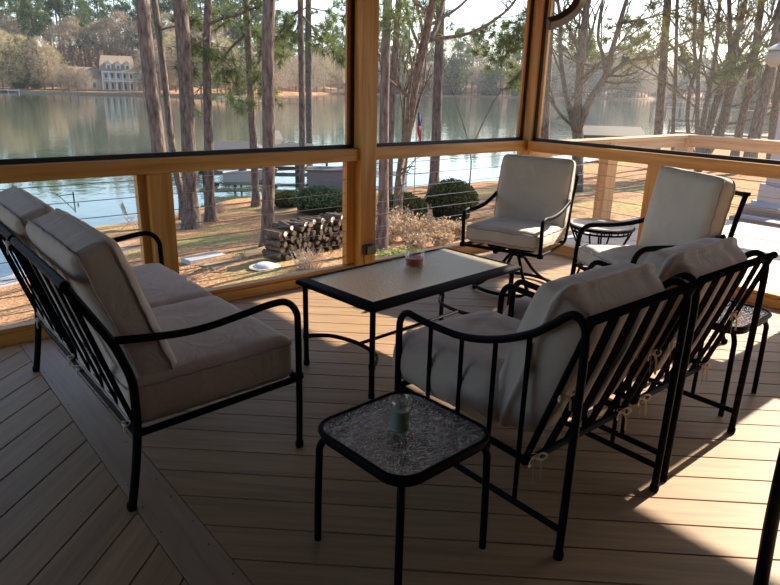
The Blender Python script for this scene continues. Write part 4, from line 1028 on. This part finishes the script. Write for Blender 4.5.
ob_('top_rail', M_palx, XW+.15, 7.62, 3.71, 3.86, .895, .935); ob_('top_rail', M_paly, 7.62, 7.78, -2.9, 3.86, .895, .935)
ob_('face_board', M_palx, XW+.15, 7.62, 3.74, 3.78, .80, .895); ob_('face_board', M_paly, 7.64, 7.68, -2.9, 3.74, .80, .895)
ob_('post', M_palz, 6.03, 6.21, 3.73, 3.84, 0, .895); ob_('post', M_palz, 7.62, 7.78, 3.70, 3.86, 0, .895); ob_('post', M_palz, 7.64, 7.76, 1.2, 1.32, 0, .895)
for k in range(7):
    m = MB(); z = .10+k*.098; m.tube([(XW+.15-7.7, -.02, z), (0, -.02, z), (0, -6.6, z)], .0028, 5); m.build('cable', M_cable, orl)
M_pale = simple('pale_painted_wood', (.45, .42, .43), .6, 0, 3, .05); M_stone = simple('grey_step_boards', (.30, .27, .25), .8, 0, 5, .15, mapscale=(1, 10, 1))
cb = Vector((10.06, 3.34, 0))
pc = empty('porch_column', (cb.x, cb.y, -.95), R(-40), 'wide pale painted column on a stepped base at the right edge, beyond the outer railing', 'column')
m = MB(); m.box(-.23, .23, -.23, .23, 1.15, 5.2); m.build('shaft', M_pale, pc, smooth=False, bevel=.01)
m = MB(); m.box(-.33, .33, -.33, .33, 0, .90).box(-.28, .28, -.28, .28, .90, 1.15); m.build('pedestal', M_pale, pc, smooth=False, bevel=.01)
m = MB(); m.box(-.3, .3, -.3, .3, 5.2, 5.4); m.build('cap', M_pale, pc, smooth=False)
ln = empty('wall_lantern', (0, 0, 0), 0, 'round frosted lantern mounted on the left side of the pale column', 'lantern')
lp = atd(775, 58, 8.95); ln.location = lp; m = MB(); m.lathe([(.03, -.11), (.09, -.07), (.12, 0), (.10, .06), (.05, .10)], 20); m.build('globe', simple('frosted_glass_globe', (.36, .32, .27), .4), ln)
m = MB(); m.lathe([(.06, .09), (.13, .10), (.02, .17)], 16); m.tube(smoothpath([(0, 0, .16), (.08, -.07, .22), (.20, -.17, .16)]), .015, 8); m.build('bracket', M_pale, ln)
st = empty('deck_steps', (8.6, 2.2, 0), 0, 'wide grey wooden steps behind the outer railing, leading up to the pale column', 'steps')
for k in range(4):
    m = MB(); m.box(-.78+k*.34, -.40+k*.34+(.06 if k == 3 else 0), -2.4, 1.25, -1.1, -.30+k*.115); m.build('step', M_stone, st, smooth=False, bevel=.01)

# ------------------------------------------------------------------ shrubs
def shrub(u, v, rx, rz, label, mat, seed, n=2600, L=.06, w_=.035, name='round_shrub', cat='shrub', group=None, lift=0, stem=True):
    rd = random.Random(seed); b = gat(u, v); o = empty(name, b, 0, label, cat, group); m = MB()
    for _ in range(n):
        d_ = rdir(rd); d_.z = abs(d_.z) if rd.random() < .8 else d_.z*.5
        r_ = rd.uniform(.80, 1.03)*(1+.10*noise.noise(d_*2.5+Vector((seed, 0, 0))))
        p = Vector((d_.x*rx*r_, d_.y*rx*r_, rz*.42+d_.z*rz*.58*r_+lift)); s1 = rdir(rd)*L; s2 = s1.cross(rdir(rd)).normalized()*w_
        m.add([p-s1*.5, p+s2*.5, p+s1*.5, p-s2*.5], [(0, 1, 2, 3)])
    m.build('leaves', mat, o, smooth=False)
    m = MB()
    for k in range(9):
        a = k*.7; m.tube([(0, 0, -.05), (.35*rx*math.cos(a), .35*rx*math.sin(a), rz*.4), (.8*rx*math.cos(a), .8*rx*math.sin(a), rz*.6)], .012, 4)
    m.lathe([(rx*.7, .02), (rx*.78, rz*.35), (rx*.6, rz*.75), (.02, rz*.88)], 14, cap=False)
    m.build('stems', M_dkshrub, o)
    return o
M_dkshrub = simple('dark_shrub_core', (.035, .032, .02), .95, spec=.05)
shrub(402, 223, .60, .72, 'clipped round green shrub nearer the middle post, left of the pair', M_box, 1, 5200)
shrub(451, 218, .66, .95, 'clipped round green shrub right of the dark pine trunk, the larger of the pair', M_box, 2, 6500)
shrub(322, 212, .95, .75, 'dark low shrub mass behind the woodpile, below the grey shed', M_fdark, 3, 3800, .08, .05)
shrub(290, 206, .70, .5, 'olive low shrub below the sloping gangway', M_box, 4, 2400, .08, .05)
def drybush(u, v, R_, H_, label, seed, n=60, leaves=260, name='dry_bush', group='dry leafless bushes beyond the coffee table', lm=None):
    rd = random.Random(seed); b = gat(u, v); o = empty(name, b, 0, label, 'bush', group); m, lf = MB(), MB()
    for _ in range(n):
        d_ = Vector((rd.gauss(0, .55), rd.gauss(0, .55), 1)).normalized(); s_ = Vector((rd.uniform(-.3, .3), rd.uniform(-.3, .3), 0))*R_
        p1 = s_+d_*H_*rd.uniform(.5, 1)*.6; p2 = p1+(d_+rdir(rd)*.5).normalized()*H_*.45
        m.tube([s_, p1, p2], [.006, .004, .0025], 3)
        for _ in range(leaves//n):
            p = p1.lerp(p2, rd.random())+rdir(rd)*.05; s1 = rdir(rd)*.06; s2 = s1.cross(rdir(rd)).normalized()*.035; lf.add([p-s1*.5, p+s2*.5, p+s1*.5, p-s2*.5], [(0, 1, 2, 3)])
    m.build('stems', M_drystem, o); lf.build('leaves', lm or M_dry, o, smooth=False) if leaves else None
    return o
M_drystem = simple('dry_pale_stems', (.50, .40, .31), .9, spec=.1)
for i, (u, v, a, b_) in enumerate([(388, 243, .40, .50), (408, 241, .42, .62), (428, 240, .42, .45), (446, 236, .4, .42), (418, 250, .35, .34), (462, 238, .4, .36), (399, 233, .4, .62), (440, 246, .35, .3)]):
    drybush(u, v, a, b_, 'tan dry-leaved bush in the bed between the coffee table and the round shrubs', 30+i, 60, 420)
drybush(308, 268, .55, .38, 'pale leafless twiggy bush in front of the woodpile', 50, 130, 60, group=None)
drybush(289, 205, .35, .6, 'small scraggly bush left of the woodpile near the shore', 51, 40, 120, group=None)
drybush(219, 212, .5, .5, 'pale twiggy brush on the bank below the near boathouse', 52, 80, 60, group=None)
b = gat(397, 257); rd = random.Random(60); m = MB()
for u, v in ((384, 259), (397, 257), (409, 254)):
    for _ in range(500):
        p = gat(u, v)-b+Vector((rd.gauss(0, .14), rd.gauss(0, .14), rd.uniform(0, .09))); s1 = rdir(rd)*.05; s2 = s1.cross(rdir(rd)).normalized()*.03; m.add([p-s1*.5, p+s2*.5, p+s1*.5, p-s2*.5], [(0, 1, 2, 3)])
tag(m.build('groundcover', M_grn, smooth=False, loc=b), 'low bright green groundcover at the foot of the middle post', 'plant', kind='stuff')

# ------------------------------------------------------------------ woodpile: every log an object
M_logb = simple('log_bark', (.11, .08, .06), .95, 0, 14, .4, spec=.1); M_loge = simple('sunlit_cut_face', (.72, .62, .50), .9, 0, 20, .2, spec=.1)  # cut wood of the top logs, paled to look sunlit
M_logd = simple('shaded_log_face', (.13, .095, .07), .95, 0, 20, .3, spec=.1)  # end faces in the stack's body, their shade put into the colour
def log_mesh(seed, face):
    rd = random.Random(seed); m = MB(); n = 9; k_ = [rd.uniform(.82, 1.1) for _ in range(n)]
    if seed % 2:                                  # split billet: a wedge
        k_ = [1.15, 1.0, .95, 1.0, 1.1, .55, .30, .30, .55]
    for e in (0, 1):
        pass
    vs = [Vector((k_[j]*.050*math.cos(2*PI*j/n), y, k_[j]*.050*math.sin(2*PI*j/n))) for y in (-.20, .20) for j in range(n)]
    m.add(vs, [(j, (j+1) % n, n+(j+1) % n, n+j) for j in range(n)]); m.mi = 1; m.add(vs, [tuple(range(n-1, -1, -1)), tuple(range(n, 2*n))])
    return m.build('firewood_log', [M_logb, face], smooth=False)
LP = [log_mesh(i, M_logd) for i in range(4)]; LT = [log_mesh(i+4, M_loge) for i in range(3)]
P0, P1 = gat(277, 262), gat(372, 240); ax_ = (P1-P0); ax_.z = 0; LL = ax_.length; ax_.normalize(); ang_ = math.atan2(ax_.y, ax_.x)
rd = random.Random(5); usedl = set()
cols = int(LL/.108)
for r_ in range(7):
    for c_ in range(cols+(1 if r_ % 2 else 0)):
        if r_ == 6 and rd.random() < .3: continue
        top = r_ >= 6 or (r_ == 5 and rd.random() < .25)
        pr = rd.choice(LT if top else LP)
        if pr.name not in usedl: o = pr; usedl.add(pr.name)
        else: o = pr.copy(); C.objects.link(o)
        p = P0+ax_*(.108*c_+(.054 if r_ % 2 == 0 else 0)); p.z = gz(p.x, p.y)+.05+r_*.093
        nrm = Vector((-ax_.y, ax_.x, 0)); p += ax_*rd.uniform(-.02, .02); p.z += rd.uniform(-.012, .012); o.location = p+nrm*(.12+rd.uniform(-.07, .07)); o.rotation_euler = (0, rd.uniform(0, 6.28), ang_+rd.uniform(-.12, .12)*(4 if top else 1))
        if top: tag(o, 'pale split log lying on top of the woodpile', 'log', 'split logs on top of the woodpile')
        else: tag(o, 'log with shade-darkened end faces stacked in the body of the woodpile', 'log', 'logs stacked in the woodpile')

# ------------------------------------------------------------------ small things on the ground
b = gat(265, 268); dsh = empty('metal_dish', b, 0, 'shallow pale domed dish lying on the straw in front of the woodpile', 'dish')
m = MB(); m.lathe([(.02, 0), (.24, .01), (.27, .025), (.245, .035), (.02, .03)], 28); m.build('saucer', simple('pale_glazed_clay', (.50, .40, .30), .5), dsh)
m = MB(); m.lathe([(.185, .03), (.17, .06), (.12, .085), (.05, .098), (.001, .10)], 28, cap=False); m.build('dome', simple('pale_metal', (.45, .45, .45), .35), dsh)
b = gat(205, 259); sb = empty('stone_slab', b, R(8), 'pale grey rectangular slab lying on the ground behind the loveseat', 'slab')
m = MB(); m.box(-.42, .36, -.16, .17, -.03, .07); m.build('slab', simple('grey_concrete', (.36, .35, .33), .85, 0, 8, .12), sb, smooth=False, bevel=.008)
b = gat(225, 264); m = MB(); m.box(-.40, .42, -.18, .16, -.02, .03); tag(m.build('coir_mat', simple('brown_coir', (.22, .15, .09), .95, 0, 30, .3), smooth=False, loc=b), 'flat brown mat lying beside the grey slab', 'mat').rotation_euler = (0, 0, R(12))
b = gat(259, 255)
for k in range(3):
    m = MB(); m.box(-.34, .34, -.05, .05, 0, .035); o = m.build('wooden_plank', M_palx, smooth=False, bevel=.003); o.location = b+Vector((.03*k, .12*k, .01)); o.rotation_euler = (0, 0, R(16+3*k)); tag(o, 'short wooden plank lying left of the woodpile', 'plank', 'planks lying left of the woodpile')
for i, (u, v, a) in enumerate([(196, 268, 20), (206, 272, -15), (215, 275, 5), (240, 256, 35)]):
    b = gat(u, v); rd = random.Random(i+90); m = MB(); m.tube(smoothpath([(-.2, 0, .02), (-.05, .04, .05), (.1, -.02, .03), (.25, .03, .04)]), .012, 5); m.tube([(0, 0, .04), (.08, .12, .07)], .007, 4)
    o = m.build('fallen_branch', M_hbark, loc=b); o.rotation_euler = (0, 0, R(a)); tag(o, 'dark fallen branch lying on the straw behind the loveseat', 'branch', 'fallen branches near the slab')

# ------------------------------------------------------------------ boathouses, gangway, shed, flag, far small things
M_groof = simple('grey_metal_roof', (.10, .095, .095), .7, spec=.15); M_postw = simple('dark_piling', (.10, .085, .075), .9)
def boathouse(u, depth, L, W, ze, zr, label, rz=-.6, hip=True, roofmat=None):
    p = atd(u, 95, depth); p.z = LAKE; o = empty('boathouse', p, rz, label, 'boathouse', None)
    h0, h1 = ze-LAKE, zr-LAKE; m = MB(); i_ = L*.28 if hip else 0
    vs = [(-L/2, -W/2, h0), (L/2, -W/2, h0), (L/2, W/2, h0), (-L/2, W/2, h0), (-L/2+i_, 0, h1), (L/2-i_, 0, h1), (-L/2, -W/2, h0-.1), (L/2, -W/2, h0-.1), (L/2, W/2, h0-.1), (-L/2, W/2, h0-.1)]
    m.add(vs, [(0, 1, 5, 4), (2, 3, 4, 5), (1, 2, 5), (3, 0, 4), (6, 7, 1, 0), (7, 8, 2, 1), (8, 9, 3, 2), (9, 6, 0, 3), (9, 8, 7, 6)]); m.build('roof', roofmat or M_groof, o, smooth=False)
    for sx in (-1, 0, 1):
        for sy in (-1, 1): m = MB(); m.tube([(sx*(L/2-.2), sy*(W/2-.2), -1.2), (sx*(L/2-.2), sy*(W/2-.2), h0)], .06, 8); m.build('post', M_postw, o)
    m = MB(); m.box(-L/2, L/2, -W/2, -W/2+.6, .35, .45).box(-L/2, -L/2+.6, -W/2, W/2, .35, .45).box(-L/2, L/2, W/2-.3, W/2, .35, .45); m.build('walkway', M_dkw, o, smooth=False)
    m = MB(); m.box(-L/2, L/2, -W/2+.18, -W/2+.26, h0-.55, h0-.47).box(-L/2, L/2, -W/2+.18, -W/2+.26, h0-.2, h0-.1); m.build('beam', M_postw, o, smooth=False)
    return o
boathouse(234, 31, 3.2, 2.6, -1.75, -1.22, 'low boathouse with grey hipped roof, left of the thickest pine trunk')
boathouse(296, 31, 3.2, 2.6, -1.75, -1.25, 'low boathouse with grey hipped roof, right of the thickest pine trunk')
boathouse(614, 44, 4.0, 2.6, -1.25, -.72, 'low boathouse with pale sunlit roof beyond the outer railing', -.75, False, simple('pale_sunlit_roof', (.13, .105, .08), .7))
def boat(u, v_depth, L, label, rz, mat, zc=LAKE+.1):
    p = atd(u, 95, v_depth); p.z = zc; o = empty('small_boat', p, rz, label, 'boat'); m = MB(); secs = []
    for t in range(9):
        x = -L/2+L*t/8; f = 1-max(0, (t-4)/4)**2; hw = L*.17*f+.01; z0 = .25*max(0, (t-5)/3)
        secs.append([(x, -hw, .55+.12*t/8), (x, -hw*.8, .15+z0), (x, 0, z0), (x, hw*.8, .15+z0), (x, hw, .55+.12*t/8)])
    vs = [q for s_ in secs for q in s_]; fs = [(i*5+j, i*5+j+1, (i+1)*5+j+1, (i+1)*5+j) for i in range(8) for j in range(4)]+[(0, 1, 2, 3, 4)]+[(i*5, (i+1)*5, (i+1)*5+4, i*5+4) for i in range(8)]
    m.add(vs, fs); m.build('hull', mat, o); m = MB(); m.box(-L*.12, L*.08, -L*.1, L*.1, .55, .95); m.build('windshield', M_pane, o, smooth=False, bevel=.05); return o
boat(240, 27.5, 1.7, 'small pale grey boat moored under the left grey-roofed boathouse', R(-25), simple('pale_grey_hull', (.34, .35, .37), .5), LAKE+.25)
boat(640, 52, 4.6, 'white motor boat moored beyond the outer railing', R(-20), M_white)
b = gat(287, 190); gw = empty('gangway', b, 0, 'sloping pale gangway running down to the right boathouse', 'gangway')
q0 = gat(298, 186)+Vector((0, 0, .25)); q1 = atd(274, 169, depth_of(q0)+7); q1.z = -2.4; dv = (q1-q0); sd = Vector((dv.y, -dv.x, 0)).normalized()*.55; m = MB()
q0 = q0-b; q1 = q1-b; m.add([q0-sd, q0+sd, q1+sd, q1-sd, q0-sd-Vector((0, 0, .12)), q0+sd-Vector((0, 0, .12)), q1+sd-Vector((0, 0, .12)), q1-sd-Vector((0, 0, .12))], [(0, 1, 2, 3), (7, 6, 5, 4), (0, 4, 5, 1), (1, 5, 6, 2), (2, 6, 7, 3), (3, 7, 4, 0)]); m.build('deck', M_dkw, gw, smooth=False)
b = gat(326, 190); sh = empty('shed', b, R(-38), 'low grey-blue shed behind the dark shrub, beside the middle post', 'shed')
m = MB(); m.box(-.75, .75, 0, 1.2, -.2, .78); m.build('wall', simple('grey_blue_boards', (.17, .165, .18), .85, 0, 6, .15, mapscale=(8, 8, 1)), sh, smooth=False)
m = MB(); m.prism([(-.85, -.1), (.85, -.1), (.85, 1.3), (-.85, 1.3)], .78, .84); m.build('roof', M_groof, sh, smooth=False)
b = gat(386, 196); wf = empty('white_fence', b, R(-38), 'white two-board rail at the shore behind the pine trunks right of the middle post', 'fence')
for z in (.18, .72): m = MB(); m.box(-.75, .75, -.02, .02, z, z+.17); m.build('board', M_white, wf, smooth=False)
for x in (-.70, 0, .70): m = MB(); m.box(x-.04, x+.04, .02, .10, -.2, .98); m.build('post', M_white, wf, smooth=False)
b = gat(414, 196); fp = empty('flagpole', b, 0, 'thin flagpole with a drooping red, white and blue striped flag at the shore', 'flagpole'); Dp = depth_of(b)
m = MB(); m.tube([(0, 0, -.1), (0, 0, (atd(414, 108, Dp)-b).z)], .018, 8); m.build('pole', M_cable, fp)
M_fr, M_fwh, M_fbl = simple('flag_red', (.62, .04, .05), .8), simple('flag_white', (.75, .74, .72), .8), simple('flag_blue', (.04, .06, .22), .8)
zt_ = (atd(414, 112, Dp)-b).z; fv = []; m = MB(); nc, nr = 9, 12
for i in range(nr+1):
    for j in range(nc+1):
        t = i/nr; fv.append(Vector((.05+.24*t*.5+.03*math.sin(j*2.1+i*.6)+.10*j/nc*math.cos(.5), .07*math.sin(j*1.9+i*.3), zt_-t*1.05-.10*(j/nc))))
for i in range(nr):
    for j in range(nc):
        m.mi = 2 if (i < 5 and j < 4) else (j+0) % 2; m.add([fv[i*(nc+1)+j], fv[i*(nc+1)+j+1], fv[(i+1)*(nc+1)+j+1], fv[(i+1)*(nc+1)+j]], [(0, 1, 2, 3)])
fo = m.build('flag', [M_fr, M_fwh, M_fbl], fp, ang=180); sm = fo.modifiers.new('thick', 'SOLIDIFY'); sm.thickness = .004
# thin handrail of a swim dock, far left, and a small metal chair on the beach
hp = gat(78, 227); hr = empty('dock_handrail', hp, 0, 'thin dark metal handrail standing in the water beyond the loveseat', 'railing'); Dh = depth_of(hp)
for (u, v0, v1, dd) in ((78, 227, 203, 0), (73, 226, 192, .5), (57, 218, 194, 2), (33, 205, 182, 5), (22, 196, 184, 7)):
    p = atd(u, v1, Dh+dd)-hp; m = MB(); m.tube([(p.x, p.y, -.35), p], .024, 6); m.build('post', M_iron, hr)
for pts in (((78, 206, 0), (57, 199, 2), (33, 193, 5), (22, 190, 7)), ((73, 194, .5), (57, 196, 2), (33, 187, 5)), ((78, 214, 0), (57, 206, 2))):
    m = MB(); m.tube([atd(u, v, Dh+dd)-hp for u, v, dd in pts], .018, 5); m.build('rail', M_iron, hr)
b = gat(130, 228); bc_ = empty('beach_chair', b, R(60), 'small pale metal chair frame on the beach left of the wooden stud', 'chair'); bc_.scale = (.8, .8, .85)
M_gal = simple('galvanized_tube', (.45, .47, .48), .4, .8)
for s in (-1, 1):
    m = MB(); m.tube([(s*.22, -.25, 0), (s*.22, .08, .38), (s*.22, .22, .86)], .013, 6); m.build('side_rail', M_gal, bc_)
    m = MB(); m.tube([(s*.22, .25, 0), (s*.22, -.22, .40)], .013, 6); m.build('leg', M_gal, bc_)
m = MB(); m.add([(-.22, -.22, .40), (.22, -.22, .40), (.22, .08, .37), (-.22, .08, .37)], [(0, 1, 2, 3)]); m.add([(-.22, .08, .37), (.22, .08, .37), (.22, .22, .86), (-.22, .22, .86)], [(0, 1, 2, 3)]); sl = m.build('sling', simple('pale_sling', (.16, .18, .18), .8), bc_, smooth=False); sm = sl.modifiers.new('thick', 'SOLIDIFY'); sm.thickness = .01
# ------------------------------------------------------------------ sun, sky
sun = bpy.data.lights.new('sun', 'SUN'); sun.energy = 13.5; sun.angle = R(.6); sun.color = (1, .89, .73)
so = bpy.data.objects.new('sun', sun); C.objects.link(so)
el = R(33); d = Vector((-math.cos(el), 0.0, -math.sin(el))); so.rotation_euler = d.to_track_quat('-Z', 'Y').to_euler(); so.location = (30, 0, 30)
w = bpy.data.worlds.new('sky'); bpy.context.scene.world = w; w.use_nodes = True; nt = w.node_tree
bg = nt.nodes['Background']; sk = nt.nodes.new('ShaderNodeTexSky'); sk.sky_type = 'NISHITA'; sk.sun_disc = False
sk.sun_elevation = el; sk.sun_rotation = R(90); sk.air_density = 1.0; sk.dust_density = 1.0; sk.ozone_density = 1.5; sk.altitude = 100
nt.links.new(sk.outputs[0], bg.inputs['Color']); bg.inputs['Strength'].default_value = .30
sc = bpy.context.scene
sc.view_settings.view_transform = 'Standard'; sc.view_settings.look = 'None'; sc.view_settings.gamma = 1; sc.view_settings.use_curve_mapping = False
sc.view_settings.exposure = 0.22
sc.cycles.use_denoising = True
sc.cycles.max_bounces = 10; sc.cycles.transparent_max_bounces = 16; sc.cycles.sample_clamp_indirect = 6
sc.cycles.caustics_reflective = False; sc.cycles.caustics_refractive = False
